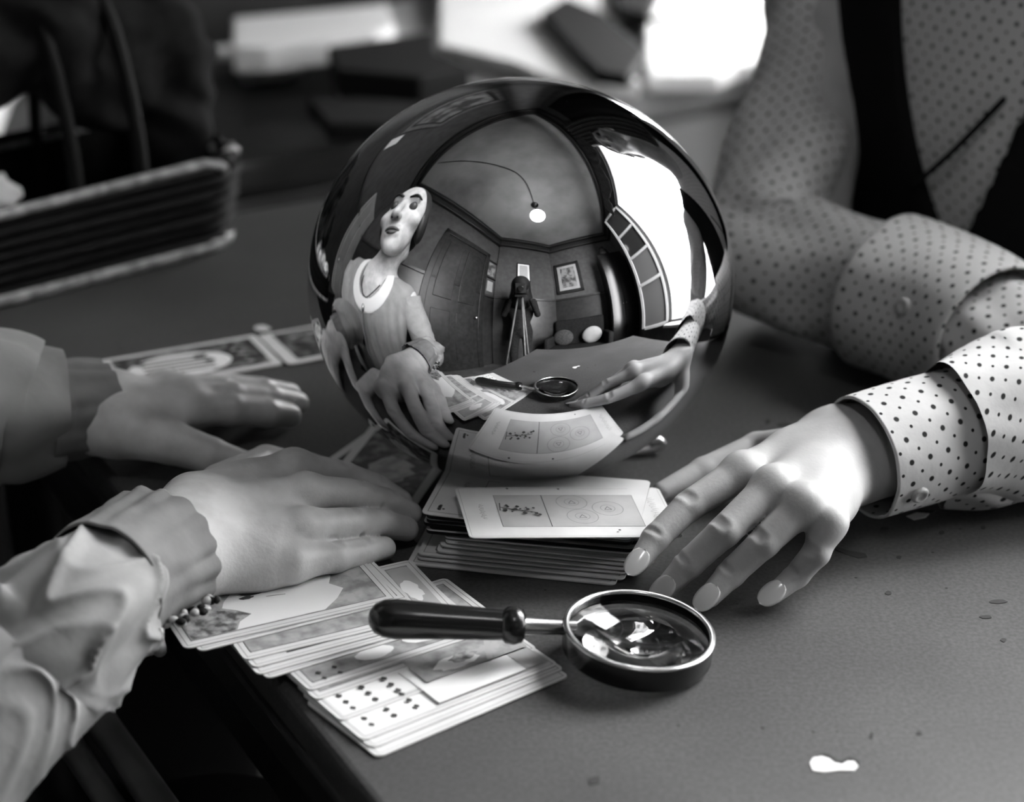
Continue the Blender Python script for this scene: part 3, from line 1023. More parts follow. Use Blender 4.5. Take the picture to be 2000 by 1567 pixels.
MB().lathe([(RR - 0.0026, 0.0036), (RR + 0.0003, 0.0036), (RR + 0.0007, 0.0042), (RR + 0.0003, 0.0049), (RR - 0.0010, 0.0052), (RR - 0.0026, 0.0048), (RR - 0.0026, 0.0036)], 96, lc, LM).build('rim', 'steel', mg, True)
R_l = 0.15
RL = RR - 0.0024
h_ = math.sqrt(R_l ** 2 - RL ** 2)
prof = [(0.0001, -(R_l - h_) - 0.001)]
for k in range(1, 13):
    r_ = RL * k / 12; prof.append((r_, -(math.sqrt(R_l ** 2 - r_ ** 2) - h_) - 0.001))
for k in range(12, 0, -1):
    r_ = RL * k / 12; prof.append((r_, (math.sqrt(R_l ** 2 - r_ ** 2) - h_) + 0.001))
prof.append((0.0001, (R_l - h_) + 0.001))
MB().lathe(prof, 64, lc - lens_n * 0.0015, LM).build('lens', 'lens_glass', mg, True, flat_angle=60)
hd = unit(hb - ha)
hz = unit(np.cross(hd, [0, 1.0, 0])); hz = hz if hz[2] > 0 else -hz
HMx = np.stack([np.cross(hz, hd) * -1, hz, hd], 1)
HMx = np.stack([unit(np.cross(hz, hd)), hz, hd], 1)
HL = np.linalg.norm(hb - ha)
MB().lathe([(0.0001, -0.006), (0.004, -0.0052), (0.0075, -0.0025), (0.0096, 0.002), (0.0102, 0.008), (0.0096, 0.02), (0.0088, 0.035), (0.0080, HL - 0.010), (0.0076, HL - 0.006), (0.0094, HL - 0.004), (0.0098, HL), (0.0086, HL + 0.004), (0.006, HL + 0.0055), (0.0001, HL + 0.0055)], 32, ha, HMx).build('handle', 'blackgloss', mg, True, flat_angle=45)
MB().tube([hb + hd * 0.003, (hb + neck_end) / 2, neck_end + hd * 0.004], [0.0048, 0.0042, 0.0038], 16).build('ferrule', 'steel', mg, True, flat_angle=40)
MB().sphere(neck_end - hd * 0.002 + [0, 0, 0.0035], 0.0016).build('screw', 'steel', mg, True)

#%%HANDS
# ------------------------------------------------------------------ hands


def make_hand(fing, frad, base, brad, thumb, trad, wrist, h=0.0010, extra=None, web=0.006, groove=0.7, knuck=1.04):
    """fing: 4 fingers x 4 joints (knuckle .. tip centre); base: metacarpal roots; wrist: list of (a, b, ra, rb) forearm capsules"""
    allp = np.array([p for f in fing for p in f] + list(thumb) + list(base) + [q for a in wrist for q in a[:2]])
    V_ = Vol(allp.min(0) - 0.03, allp.max(0) + 0.03, h)
    fields = []
    for f, r in list(zip(fing, frad)) + [(thumb, trad)]:
        G = np.full(V_.F.shape, 1.0, np.float32)
        for i in range(3):
            V_.cone(f[i], f[i + 1], r[i] * (0.96 if i else 1), r[i + 1] * 0.97, 0.0022 if i else 0, 'u', G)
        # soft pad under the tip
        fields.append(G)
    for f, bs, br, fr in zip(fing, base, brad, frad):
        V_.cone(bs, f[0], br, fr[0] * 1.0, 0.012)
    for a, b, r1, r2 in wrist:
        V_.cone(a, b, r1, r2, 0.018)
    if extra:
        for a, b, r1, r2, k in extra:
            V_.cone(a, b, r1, r2, k)
    for f, fr in zip(fing, frad):   # knuckles
        V_.ell(np.array(f[0]), (fr[0] * knuck,) * 3, None, 0.004)
    Fg = np.full(V_.F.shape, 1.0, np.float32)
    full = (slice(None),) * 3
    for G in fields[:4]:
        V_.comb(full, G, 0.0016, 'u', Fg)
    V_.comb(full, Fg, web, 'u')
    V_.comb(full, fields[4], 0.012, 'u')
    if groove:      # skin folds across the middle finger joints
        for f, r in zip(fing, frad):
            for i, offs in ((1, (-0.0028, 0.0, 0.0028)), (2, (0.0,))):
                d = unit(np.array(f[i + 1]) - np.array(f[i - 1]))
                side = unit(np.cross(d, [0, 0, 1.0]))
                upn = np.cross(side, d)
                upn = upn if upn[2] > 0 else -upn
                for o in offs:
                    c0 = np.array(f[i]) + d * o
                    arc = [c0 + (side * math.sin(q) + upn * math.cos(q)) * (r[i] + 0.0010) - d * 0.0012 * math.cos(q) * np.sign(o) for q in (-groove, -groove / 2, 0.0, groove / 2, groove)]
                    for q0_, q1_ in zip(arc[:-1], arc[1:]):
                        V_.cone(q0_, q1_, 0.0011, 0.0011, 0.0022, 's')
    return V_.mesh()


def nail_mesh(tip, prev, r, parent, up=(0, 0, 1), L=0.0086, Wd=0.0060, tiltup=0.0):
    d = unit(np.array(tip) - np.array(prev))
    up = np.array(up, float); n = unit(up - d * (up @ d)); s = np.cross(d, n)
    d2 = unit(d - n * 0.12 + n * tiltup); n2 = unit(np.cross(s, d2)); n2 = n2 if n2 @ n > 0 else -n2
    vs, fs = [], []
    nu, nv = 14, 8
    c0 = np.array(tip) + n * r * 0.50 + d * r * 0.42
    for i in range(nu + 1):
        a = -1 + 2 * i / nu
        wdt = math.sqrt(max(0.0, 1 - abs(a) ** 2.6)) if a < 0 else math.sqrt(max(0.0, 1 - abs(a) ** 2.1))
        for j in range(nv + 1):
            b_ = -1 + 2 * j / nv
            lat = b_ * wdt
            vs.append(c0 + d2 * a * L + s * lat * Wd * 0.98 + n2 * (0.0032 * math.sqrt(max(0, 1 - (lat * 0.85) ** 2)) - 0.0004 * a * a))
    for i in range(nu):
        for j in range(nv):
            k = i * (nv + 1) + j
            fs.append((k, k + 1, k + nv + 2, k + nv + 1))
    o = MB().add(vs, fs).build('fingernail', 'nail', parent, True)
    md = o.modifiers.new('s', 'SOLIDIFY'); md.thickness = 0.0006
    return o


def JJ(*t):
    return [PX(*q) for q in t]


# --- client's left hand (right of the photograph)
ch_f = [JJ((1450, 922, .053), (1345, 988, .0425), (1280, 1052, .031), (1247, 1098, .0225)),
        JJ((1510, 950, .056), (1415, 1038, .041), (1345, 1102, .024), (1303, 1146, .013)),
        JJ((1570, 985, .052), (1492, 1060, .036), (1428, 1120, .020), (1386, 1165, .0105)),
        JJ((1618, 1020, .043), (1594, 1080, .029), (1556, 1124, .016), (1512, 1160, .0090))]
ch_r = [(.0100, .0085, .0077, .0062), (.0102, .0088, .0080, .0064), (.0098, .0085, .0077, .0062), (.0090, .0077, .0069, .0056)]
ch_b = JJ((1625, 850, .050), (1640, 875, .052), (1650, 900, .048), (1655, 930, .042))
ch_th = JJ((1600, 868, .045), (1480, 878, .030), (1375, 922, .024), (1295, 962, .019))
ch_w = [(PX(1650, 868, .048), PX(1760, 845, .050), .0205, .022), (PX(1655, 915, .042), PX(1765, 890, .045), .0195, .021)]
CLIENT_HAND = make_hand(ch_f, ch_r, ch_b, (.0130, .0140, .0135, .0130), ch_th, (.0125, .0105, .0088, .0066), ch_w,
                        extra=[(PX(1560, 905, .045), PX(1600, 980, .040), .016, .014, .016)])

# --- fortune teller's right hand (near) and left hand (in shade)
nh_f = [JJ((575, 915, .043), (665, 930, .033), (735, 955, .022), (782, 980, .015)),
        JJ((595, 962, .043), (692, 968, .034), (757, 984, .022), (800, 1003, .014)),
        JJ((592, 1030, .036), (684, 1023, .028), (747, 1024, .018), (794, 1034, .011)),
        JJ((572, 1098, .024), (655, 1088, .020), (709, 1078, .015), (750, 1071, .012))]
nh_r = [(.0098, .0094, .0086, .0072), (.0100, .0096, .0088, .0072), (.0098, .0094, .0085, .0071), (.0096, .0088, .0080, .0068)]
nh_b = JJ((380, 985, .040), (385, 1020, .041), (385, 1060, .036), (390, 1100, .028))
nh_th = JJ((430, 950, .030), (520, 905, .022), (600, 915, .016), (660, 925, .012))
nh_w = [(PX(385, 1015, .040), PX(230, 1110, .046), .021, .022), (PX(385, 1070, .034), PX(230, 1155, .042), .021, .022)]
NEAR_HAND = make_hand(nh_f, nh_r, nh_b, (.0165, .0165, .0160, .0155), nh_th, (.013, .011, .0095, .0080), nh_w,
                      extra=[(PX(480, 980, .033), PX(500, 1100, .021), .0165, .0155, .016), (PX(550, 930, .034), PX(565, 1085, .020), .0125, .012, .014)], knuck=0.98, groove=0.42)
fh_f = [JJ((365, 797, 0.033), (450, 800, 0.028), (520, 806, 0.019), (565, 812, 0.011)),
        JJ((352, 780, 0.037), (450, 777, 0.031), (525, 780, 0.021), (580, 788, 0.011)),
        JJ((340, 768, 0.033), (430, 764, 0.028), (510, 764, 0.019), (565, 770, 0.01)),
        JJ((325, 760, 0.027), (400, 757, 0.022), (455, 755, 0.015), (505, 757, 0.01))]
fh_r = [(.0110, .0102, .0092, .0078), (.0110, .0102, .0094, .0078), (.0106, .0098, .0090, .0075), (.0100, .0090, .0082, .0072)]
fh_b = JJ((215, 827, 0.031), (210, 807, 0.033), (205, 797, 0.031), (200, 787, 0.027))
fh_th = JJ((240, 842, 0.029), (330, 862, 0.025), (410, 890, 0.017), (470, 907, 0.011))
fh_w = [(PX(205, 812, 0.031), PX(120, 812, 0.035), .021, .022), (PX(205, 792, 0.029), PX(110, 797, 0.035), .020, .021)]
FAR_HAND = make_hand(fh_f, fh_r, fh_b, (.0160, .0160, .0155, .015), fh_th, (.0160, .0140, .0115, .0092), fh_w, web=0.009, groove=False)

#%%CLIENT
# ------------------------------------------------------------------ client at the right
A_C = math.radians(45)
C_F = np.array([-math.cos(A_C), -math.sin(A_C), 0])      # facing
C_R = np.array([-math.sin(A_C), math.cos(A_C), 0])       # her right hand side
C0 = np.array([0.400, 0.345, 0.0])
CMx = np.stack([C_R, C_F, [0, 0, 1.0]], 1)


def CP(r, f, z):
    """client frame: right, forward, height"""
    return C0 + C_R * r + C_F * f + np.array([0, 0, z])


cl = empty('person', CP(0, 0, ZF), 'person at the right in a polka-dot blouse and dark waistcoat, touching the deck of cards', 'person')
# body: head, neck, chest, thighs and shins as one figure


def head_sdf(O, M, h=0.003, sc=1.0, neck=True):
    """head with face, in frame M (columns right, forward, up) about O"""
    V_ = Vol(O - 0.24, O + 0.22, h)
    vell, vcone = V_.ell, V_.cone
    V_.ell = lambda c, r, M=None, k=0.0, op='u', F=None: vell(c, np.array(r) * sc, M, k * sc, op, F)
    V_.cone = lambda a, b, r1, r2, k=0.0, op='u', F=None: vcone(a, b, r1 * sc, r2 * sc, k * sc, op, F)

    def T(x, y, z): return O + M @ np.array([x, y, z]) * sc
    V_.ell(T(0, -0.012, 0.055), (.074, .094, .088), M)
    V_.ell(T(0, 0.030, 0.0), (.060, .062, .092), M, .03)
    V_.ell(T(0, 0.046, -0.058), (.042, .042, .036), M, .03)
    V_.ell(T(0, 0.076, -0.084), (.020, .015, .015), M, .02)
    V_.cone(T(-.034, .083, .046), T(.034, .083, .046), .011, .011, .012)
    for s_ in (-1, 1):
        V_.ell(T(s_ * .046, .062, -.008), (.022, .022, .018), M, .02)
        V_.ell(T(s_ * .031, .101, .026), (.019, .016, .013), M, .010, 's')
        V_.ell(T(s_ * .077, -.005, .004), (.008, .018, .030), M, .008)
    V_.cone(T(0, .088, .034), T(0, .114, -.012), .0075, .0115, .008)
    for s_ in (-1, 1):
        V_.ell(T(s_ * .011, .101, -.016), (.0075, .010, .0075), M, .006)
    V_.cone(T(-.017, .088, -.043), T(.017, .088, -.043), .0065, .0065, .006)
    V_.cone(T(-.014, .087, -.055), T(.014, .087, -.055), .0075, .0075, .006)
    V_.cone(T(-.021, .094, -.0492), T(.021, .094, -.0492), .0012, .0012, .003, 's')
    if neck: V_.cone(T(0, -.02, -.05), T(0, -.045, -.17), .050, .055, .03)
    else: V_.cone(T(0, -.02, -.02), T(0, -.045, -.07), .046, .045, .02)
    return V_.mesh(), T


HO = CP(0.0, 0.10, 0.56)
hv, HT = head_sdf(HO, CMx, 0.004)
bd = Vol(CP(0, 0, -0.1) - np.array([.75, .75, .66]), CP(0, 0, -.1) + np.array([.75, .75, .60]), 0.010)
bd.ell(CP(0, 0.02, 0.16), (.155, .095, .20), CMx)
bd.ell(CP(0, 0.0, -0.10), (.15, .105, .20), CMx, .05)
bd.cone(CP(-.15, .02, .29), CP(.15, .02, .29), .045, .045, .05)
bd.cone(CP(0, .03, .30), CP(0, .07, .45), .055, .05, .03)
for s_ in (-1, 1):
    bd.cone(CP(s_ * .09, .03, -.24), CP(s_ * .10, .30, -.25), .085, .06, .04)
    bd.cone(CP(s_ * .10, .30, -.25), CP(s_ * .10, .26, -.68), .06, .04, .03)
    bd.ell(CP(s_ * .10, .32, -.715), (.045, .11, .035), CMx, .02)
# arms under the sleeves
r_el = PX(1470, 480, .045) + np.array([0.03, 0.0, 0])
r_sh = CP(.190, .015, .265)
l_sh = CP(-.20, .02, .275)
l_el = np.array([0.44, 0.00, 0.03])
bd.cone(r_sh, r_el, .042, .036, .03); bd.cone(r_el, PX(2000, 690, .055), .034, .026, .02)
bd.cone(l_sh, l_el, .042, .036, .03); bd.cone(l_el, PX(1765, 870, .048), .034, .024, .02)
sdf_obj('body', [hv, bd.mesh(), CLIENT_HAND], 'skin_light', cl)
for f, r in zip(ch_f, ch_r):
    nail_mesh(f[3], f[2], r[3], cl, up=unit(CAM - f[3]) + np.array([0, 0, 0.35]))
# hair and eyes
hr = Vol(HO - 0.22, HO + 0.22, 0.005)
hr.ell(HT(0, -.022, .066), (.088, .104, .094), CMx); hr.ell(HT(0, -.075, -.01), (.075, .05, .07), CMx, .04)
hr.ell(HT(0, .115, -.02), (.062, .07, .085), CMx, .02, 's')
sdf_obj('hair', [hr.mesh()], 'hair', cl)
for s_ in (-1, 1):
    MB().sphere(HT(s_ * .031, .080, .026), .0125).build('eye', 'eye', cl, True)
# skirt
sk = Vol(CP(0, .1, -.5) - np.array([.5, .5, .27]), CP(0, .1, -.5) + np.array([.5, .5, .42]), 0.010)
sk.ell(CP(0, 0.0, -0.18), (.17, .13, .16), CMx)
for s_ in (-1, 1):
    sk.cone(CP(s_ * .085, .03, -.24), CP(s_ * .10, .31, -.24), .105, .085, .06)
    sk.cone(CP(s_ * .10, .30, -.25), CP(s_ * .09, .27, -.58), .085, .075, .05)
sdf_obj('skirt', [sk.mesh()], 'skirt', cl)
# blouse body, dotted
bl_ = Vol(CP(0, 0, .12) - np.array([.30, .30, .32]), CP(0, 0, .12) + np.array([.30, .30, .30]), 0.006)


def torso(V_, off):
    V_.ell(CP(0, 0.020, 0.14), (.185 + off, .112 + off, .22 + off), CMx)
    V_.ell(CP(0, 0.005, -0.10), (.158 + off, .112 + off, .17 + off), CMx, .06)
    V_.cone(CP(-.165, .02, .275), CP(.165, .02, .275), .055 + off, .055 + off, .05)


torso(bl_, 0.0)
bl_.cone(CP(0, .05, .30), CP(0, .09, .46), .056, .056, .01, 's')


def uv_client(V_):
    d = V_ - C0
    return np.stack([d @ C_R, d[:, 2]], 1)


sdf_obj('blouse', [bl_.mesh()], 'polka', cl, uv_client)
vt = Vol(CP(0, 0, .12) - np.array([.32, .32, .34]), CP(0, 0, .12) + np.array([.32, .32, .30]), 0.006)
torso(vt, 0.009)
# open V of the waistcoat, and arm holes
X, Y, Z = vt.pts((slice(None),) * 3)
rr = (X - C0[0]) * C_R[0] + (Y - C0[1]) * C_R[1]
ff = (X - C0[0]) * C_F[0] + (Y - C0[1]) * C_F[1]
VB, VT_ = 0.055, 0.34
half = 0.004 + 0.098 * np.clip((Z - VB) / (VT_ - VB), 0, 2) ** 0.8
vee = np.maximum(np.maximum(np.abs(rr + 0.0) - half, VB - Z), 0.0 - ff)
vt.F[:] = np.maximum(vt.F, -vee.astype(np.float32))
vt.F[:] = np.maximum(vt.F, (np.abs(rr) - 0.212 + 0 * Z).astype(np.float32))
vt.cone(CP(0, .05, .30), CP(0, .09, .46), .075, .075, .01, 's')
sdf_obj('waistcoat', [vt.mesh()], 'vest', cl)
# loop of cord hanging across the blouse front
k0, k1 = CP(-.035, .136, .17), CP(.030, .138, .095)
MB().tube(spline([k0, (k0 + k1) / 2 + C_F * .004 + [0, 0, -.004], k1], 12), .0022, 8).build('cord', 'darkcloth', cl, True)


def folds(seed, amp, kth=3, ks=60, tw=2.0):
    def f(s, d, th):
        v = Vector((math.cos(th) * 1.3, math.sin(th) * 1.3, d * 16 + seed))
        return amp * (noise.noise(v) * 1.1 + 0.55 * math.sin(kth * th + d * ks + tw * noise.noise(v * 0.8 + Vector((5, 1, 2)))) * (0.4 + noise.noise(v * 0.6)))
    return f


# right sleeve: upper arm, elbow, forearm along the table edge
path = [r_sh + [0, 0, .03], r_sh * .55 + r_el * .45 + C_R * .015, r_el + np.array([-.012, 0.01, .045]), PX(1500, 500, .052), PX(1650, 545, .052), PX(1830, 605, .052), PX(2010, 690, .054), PX(2150, 760, .05)]
b_, uv_ = loft(path, (.046, .041, .044, .050, .048, .044, .040, .036), (.046, .041, .046, .046, .044, .041, .037, .034), 72, 130, folds(3.0, .0085, 3, 70))
o = b_.build('sleeve', 'polka', cl, True, uv_)
# cuff on it with button
path = [PX(1735, 574, .052), PX(1850, 614, .052), PX(1960, 665, .053)]
b_, uv_ = loft(path, (.057, .055, .051), (.053, .051, .048), 64, 24, folds(9.0, .0025))
fc_o = b_.build('cuff', 'polka', cl, True, uv_)
md = fc_o.modifiers.new('solid', 'SOLIDIFY'); md.thickness = 0.0016
bc, bn = on_surface(fc_o, 1768, 600)
bx = unit(np.cross(bn, [0, 0, 1])); BM = np.stack([bx, np.cross(bn, bx), bn], 1)
MB().lathe([(.0001, .0016), (.0024, .0014), (.0032, .0022), (.0050, .0022), (.0058, .0010), (.0058, -.0008), (.0001, -.0010)], 24, bc + bn * .0016, BM).build('button', 'button', cl, True, flat_angle=60)
# left sleeve with cuff opening by the hand
path = [l_sh + [0, 0, .01], l_sh * .5 + l_el * .5 - C_R * .03, l_el + np.array([.01, 0, .01]), PX(2080, 800, .052), PX(1960, 825, .052), PX(1850, 855, .051)]
b_, uv_ = loft(path, (.062, .058, .052, .047, .044, .036), (.062, .058, .050, .047, .046, .040), 72, 90, folds(14.0, .007, 4, 70))
b_.build('sleeve', 'polka', cl, True, uv_)


def cuff_disp(s, d, th):
    return 0.0012 * noise.noise(Vector((math.cos(th) * 2, math.sin(th) * 2, d * 30 + 40))) - 0.0015 * max(0, s - 0.6)


path = [PX(1872, 842, .050), PX(1800, 860, .0485), PX(1740, 877, .047), PX(1683, 894, .0455)]
b_, uv_ = loft(path, (.0345, .0350, .0350, .0350), (.0355, .0350, .0345, .0345), 72, 40, cuff_disp, up=(0.30, -0.05, 1))
o = cuff_o = b_.build('cuff', 'polka', cl, True, uv_)
md = o.modifiers.new('solid', 'SOLIDIFY'); md.thickness = 0.0016
# gathered fold drooping behind the cuff
path = [PX(1835, 955, .020), PX(1890, 940, .022), PX(1945, 930, .022), PX(2010, 890, .028)]
b_, uv_ = loft(path, (.010, .017, .019, .020), (.009, .015, .017, .020), 56, 40, folds(21.0, .006, 2, 120))
b_.build('sleeve_fold', 'polka', cl, True, uv_)
bc, bn = on_surface(cuff_o, 1793, 962); bx = unit(np.cross(bn, [0, 0, 1])); BM = np.stack([bx, np.cross(bn, bx), bn], 1)
MB().lathe([(.0001, .0016), (.0022, .0014), (.0030, .0022), (.0046, .0022), (.0054, .0010), (.0054, -.0008), (.0001, -.0010)], 28, bc + bn * .0016, BM).build('button', 'button', cl, True, flat_angle=60)

#%%TELLER
# ------------------------------------------------------------------ fortune teller at the left
T_F = np.array([math.cos(A_T), math.sin(A_T), 0])
T_R = np.array([math.sin(A_T), -math.cos(A_T), 0])
T0 = TW(-0.50, -0.09, 0)
TMx = np.stack([T_R, T_F, [0, 0, 1.0]], 1)


def TP(r, f, z):
    return T0 + T_R * r + T_F * f + np.array([0, 0, z])


tl = empty('person', TP(0, -.05, ZF), 'person at the left in a grey dress, both hands laid flat by the mirrored ball', 'person')
HS = 1.16
THO = TW(-0.395, -0.078, 0.390)
roll, pit, yaw = math.radians(-20), math.radians(-20), math.radians(4)
Rm = (Matrix.Rotation(yaw, 3, 'Z') @ Matrix.Rotation(pit, 3, 'X') @ Matrix.Rotation(roll, 3, 'Y'))
THM = TMx @ np.array(Rm)
thv, TT = head_sdf(THO, THM, 0.003, HS, False)
tb_ = Vol(TP(0, 0, -0.1) - np.array([.75, .75, .66]), TP(0, 0, -.1) + np.array([.75, .75, .52]), 0.010)
tb_.ell(TP(0, 0.02, 0.10), (.15, .09, .16), TMx)
tb_.ell(TP(0, 0.0, -0.12), (.15, .11, .18), TMx, .05)
tb_.cone(TP(-.14, .0, .19), TP(.14, .0, .19), .045, .045, .05)
tb_.cone(TP(0, .03, .17), TT(0, -.035, -.055), .066, .054, .03)
for s_ in (-1, 1):
    tb_.cone(TP(s_ * .09, .0, -.26), TP(s_ * .10, .28, -.27), .085, .06, .04)
    tb_.cone(TP(s_ * .10, .28, -.27), TP(s_ * .10, .24, -.68), .06, .04, .03)
    tb_.ell(TP(s_ * .10, .29, -.715), (.045, .11, .035), TMx, .02)
tr_sh, tl_sh = TP(.165, .01, .175), TP(-.165, .01, .175)
tr_el = np.array([-0.335, -0.365, -0.035])
tl_el = np.array([-0.46, -0.06, 0.03])
tb_.cone(tr_sh, tr_el, .042, .036, .03); tb_.cone(tr_el, PX(290, 1095, .042), .034, .025, .02)
tb_.cone(tl_sh, tl_el, .042, .036, .03); tb_.cone(tl_el, PX(120, 795, .038), .034, .025, .02)
sdf_obj('body', [thv, tb_.mesh(), NEAR_HAND, FAR_HAND], 'skin_old', tl)
hr = Vol(THO - 0.25, THO + 0.25, 0.004)


def HE(p, r, k=0.0, op='u'):
    hr.ell(TT(*p), np.array(r) * HS, THM, k, op)


HE((0, -.026, .062), (.086, .100, .090)); HE((0, -.08, -.02), (.070, .05, .06), .04)
for s_ in (-1, 1):
    HE((s_ * .072, -.012, .0), (.020, .042, .055), .02)
HE((0, .100, .020), (.064, .090, .105), .012, 's')
sdf_obj('hair', [hr.mesh()], 'hair', tl)
for s_ in (-1, 1):
    MB().sphere(TT(s_ * .031, .0795, .025), .0135 * HS).build('eye', 'eye', tl, True)
    MB().tube(spline([TT(s_ * .010, .0965, .044), TT(s_ * .031, .0985, .050), TT(s_ * .050, .084, .045)], 10), [.003, .0042, .005, .005, .005, .0046, .0044, .004, .0034, .002], 8).build('eyebrow', 'brow', tl, True)
    MB().sphere(TT(s_ * .0085, .1075, -.0215), (.0045, .006, .003), THM, 8, 5).build('nostril', 'brow', tl, True)
MB().tube(spline([TT(-.021, .0885, -.0475), TT(-.008, .0975, -.0440), TT(.008, .0975, -.0440), TT(.021, .0885, -.0475)], 14), .0044, 8).build('lips', 'lip', tl, True)
MB().tube(spline([TT(-.018, .0885, -.0505), TT(0, .0985, -.0545), TT(.018, .0885, -.0505)], 14), .0048, 8).build('lips', 'lip', tl, True)


def tdress(V_, off):
    V_.ell(TP(0, 0.025, 0.08), (.168 + off, .108 + off, .17 + off), TMx)
    V_.ell(TP(0, 0.01, -0.12), (.165 + off, .125 + off, .18 + off), TMx, .06)
    V_.cone(TP(-.145, .005, .185), TP(.145, .005, .185), .052 + off, .052 + off, .05)


def tdress_field(h, off):
    V_ = Vol(TP(0, 0, .0) - np.array([.30, .30, .34]), TP(0, 0, .0) + np.array([.30, .30, .30]), h)
    tdress(V_, off)
    return V_


dv = tdress_field(0.005, 0.0)
X, Y, Z = dv.pts((slice(None),) * 3)
rr = (X - T0[0]) * T_R[0] + (Y - T0[1]) * T_R[1]
ff = (X - T0[0]) * T_F[0] + (Y - T0[1]) * T_F[1]
dv.F += (0.0035 * np.sin(rr * 190 + Z * 12) * np.clip(ff * 12, 0, 1) * np.clip((0.17 - Z) * 8, 0, 1)).astype(np.float32)
neckc = TP(0, .085, .20)
dv.ell(neckc, (.052, .07, .085), TMx, .006, 's')
sdf_obj('dress', [dv.mesh()], 'dress', tl)
cv = tdress_field(0.004, 0.004)
cu = Vol(TP(0, 0, .0) - np.array([.30, .30, .34]), TP(0, 0, .0) + np.array([.30, .30, .30]), 0.004)
cu.ell(TP(0, .09, .19), (.092, .12, .115), TMx)
cv.F[:] = np.maximum(cv.F, cu.F)
cv.ell(neckc, (.058, .08, .092), TMx, .003, 's')
cv.F[:] = np.maximum(cv.F, -(tdress_field(0.004, -0.003).F))
sdf_obj('collar', [cv.mesh()], 'collar', tl)
nb = spline([TP(-.05, .03, .235), TP(-.04, .105, .17), TP(0, .130, .125), TP(.04, .105, .17), TP(.05, .03, .235)], 40)
MB().tube(nb, .0018, 8).build('necklace', 'darksteel', tl, True)
MB().sphere(TP(0, .137, .095), (.006, .006, .012)).build('brooch', 'steel', tl, True)
MB().tube([TP(0.0, .140, .08), TP(0.004, .150, -.02), TP(0.004, .142, -.14)], .0035, 8).build('placket', 'dress_cuff', tl, True)
ts = Vol(TP(0, .1, -.5) - np.array([.5, .5, .27]), TP(0, .1, -.5) + np.array([.5, .5, .42]), 0.010)
ts.ell(TP(0, 0.0, -0.2), (.17, .13, .16), TMx)
for s_ in (-1, 1):
    ts.cone(TP(s_ * .085, .0, -.26), TP(s_ * .10, .29, -.26), .105, .085, .06)
    ts.cone(TP(s_ * .10, .28, -.27), TP(s_ * .09, .25, -.58), .085, .075, .05)
sdf_obj('skirt', [ts.mesh()], 'skirt', tl)
# sleeves
def sleeve_disp(s, d, th):
    v = Vector((math.cos(th) * 1.1, math.sin(th) * 1.1, d * 14 + 31))
    k = min(1.0, 0.35 + d * 1.2)
    n1 = noise.noise(v * 1.5)
    ridge = 1 - abs(math.sin(1.0 * th + d * 48 + 3.0 * noise.noise(v)))
    fade = min(1.0, (1 - s) * 9)
    r2 = 1 - abs(math.sin(2 * th - d * 85 + 4.0 * noise.noise(v * 1.3 + Vector((9, 2, 4)))))
    n1 += 0.55 * (r2 ** 3 - 0.25)
    fade *= 0.3 + 0.7 * min(1.0, max(0.0, (s - 0.50) * 8))
    return fade * (.0095 * n1 + .0105 * (ridge ** 2 - 0.35) * (0.5 + 0.8 * noise.noise(v * 0.7 + Vector((3, 7, 1)))))


path = [tr_sh + [0, 0, .005], tr_sh * .5 + tr_el * .5 + T_R * .012, tr_el + np.array([.0, -.01, .0]), PX(10, 1345, .020), PX(95, 1262, .034), PX(165, 1190, .044), PX(240, 1125, .044)]
b_, uv_ = loft(path, (.056, .054, .046, .042, .042, .040, .029), (.056, .054, .046, .042, .042, .041, .030), 128, 190, sleeve_disp)
b_.build('sleeve', 'dress', tl, True)


def frill(seed, amp, n_):
    def f(s, d, th):
        return amp * s * math.sin(n_ * th + 2.5 * noise.noise(Vector((math.cos(th) * 2, math.sin(th) * 2, seed)))) + .0015 * noise.noise(Vector((math.cos(th) * 3, math.sin(th) * 3, d * 60 + seed)))
    return f


path = [PX(195, 1152, .047), PX(240, 1122, .045), PX(275, 1100, .043), PX(306, 1082, .0405)]
b_, uv_ = loft(path, (.033, .033, .034, .035), (.0345, .0335, .0335, .0345), 120, 44, frill(50.0, .0011, 17), up=(0.45, -0.25, 1))
o = b_.build('cuff', 'dress_cuff', tl, True)
md = o.modifiers.new('solid', 'SOLIDIFY'); md.thickness = 0.0014
bt = MB()
for k in range(26):
    x = 305 + 120 * (k / 25); y = 1232 - 62 * (k / 25) + random.uniform(-12, 12)
    bt.sphere(PX(x + random.uniform(-5, 5), y, .026 + random.uniform(0, .006)), (random.uniform(.0018, .0034), random.uniform(.0018, .003), random.uniform(.0016, .0026)), n=8, m=5, mi=0 if k % 5 < 3 else 1)
bt.build('beaded_trim', ['bead', 'black'], tl, True)
MB().tube(spline([PX(292, 1225, .012), PX(300, 1250, .008), PX(315, 1275, .006)], 10), [.004, .005, .0055, .006, .0058, .0055, .005, .0045, .004, .003], 10).build('cuff_tie', 'bead', tl, True)
path = [tl_sh + [0, 0, .005], tl_sh * .5 + tl_el * .5 - T_R * .035, tl_el + np.array([-.0, .0, .0]), PX(-60, 800, .044), PX(40, 802, .040), PX(120, 800, .037)]
b_, uv_ = loft(path, (.060, .062, .056, .050, .046, .036), (.060, .062, .056, .048, .042, .034), 96, 120, folds(61.0, .0075, 2, 75, 3.0))
b_.build('sleeve', 'dress', tl, True)
path = [PX(75, 808, .038), PX(120, 802, .037), PX(165, 797, .036), PX(200, 794, .034)]
b_, uv_ = loft(path, (.032, .030, .029, .0285), (.032, .030, .028, .0275), 100, 36, frill(70.0, .0010, 15), up=(0.1, 0.2, 1))
o = b_.build('cuff', 'dress_cuff', tl, True)
md = o.modifiers.new('solid', 'SOLIDIFY'); md.thickness = 0.0014

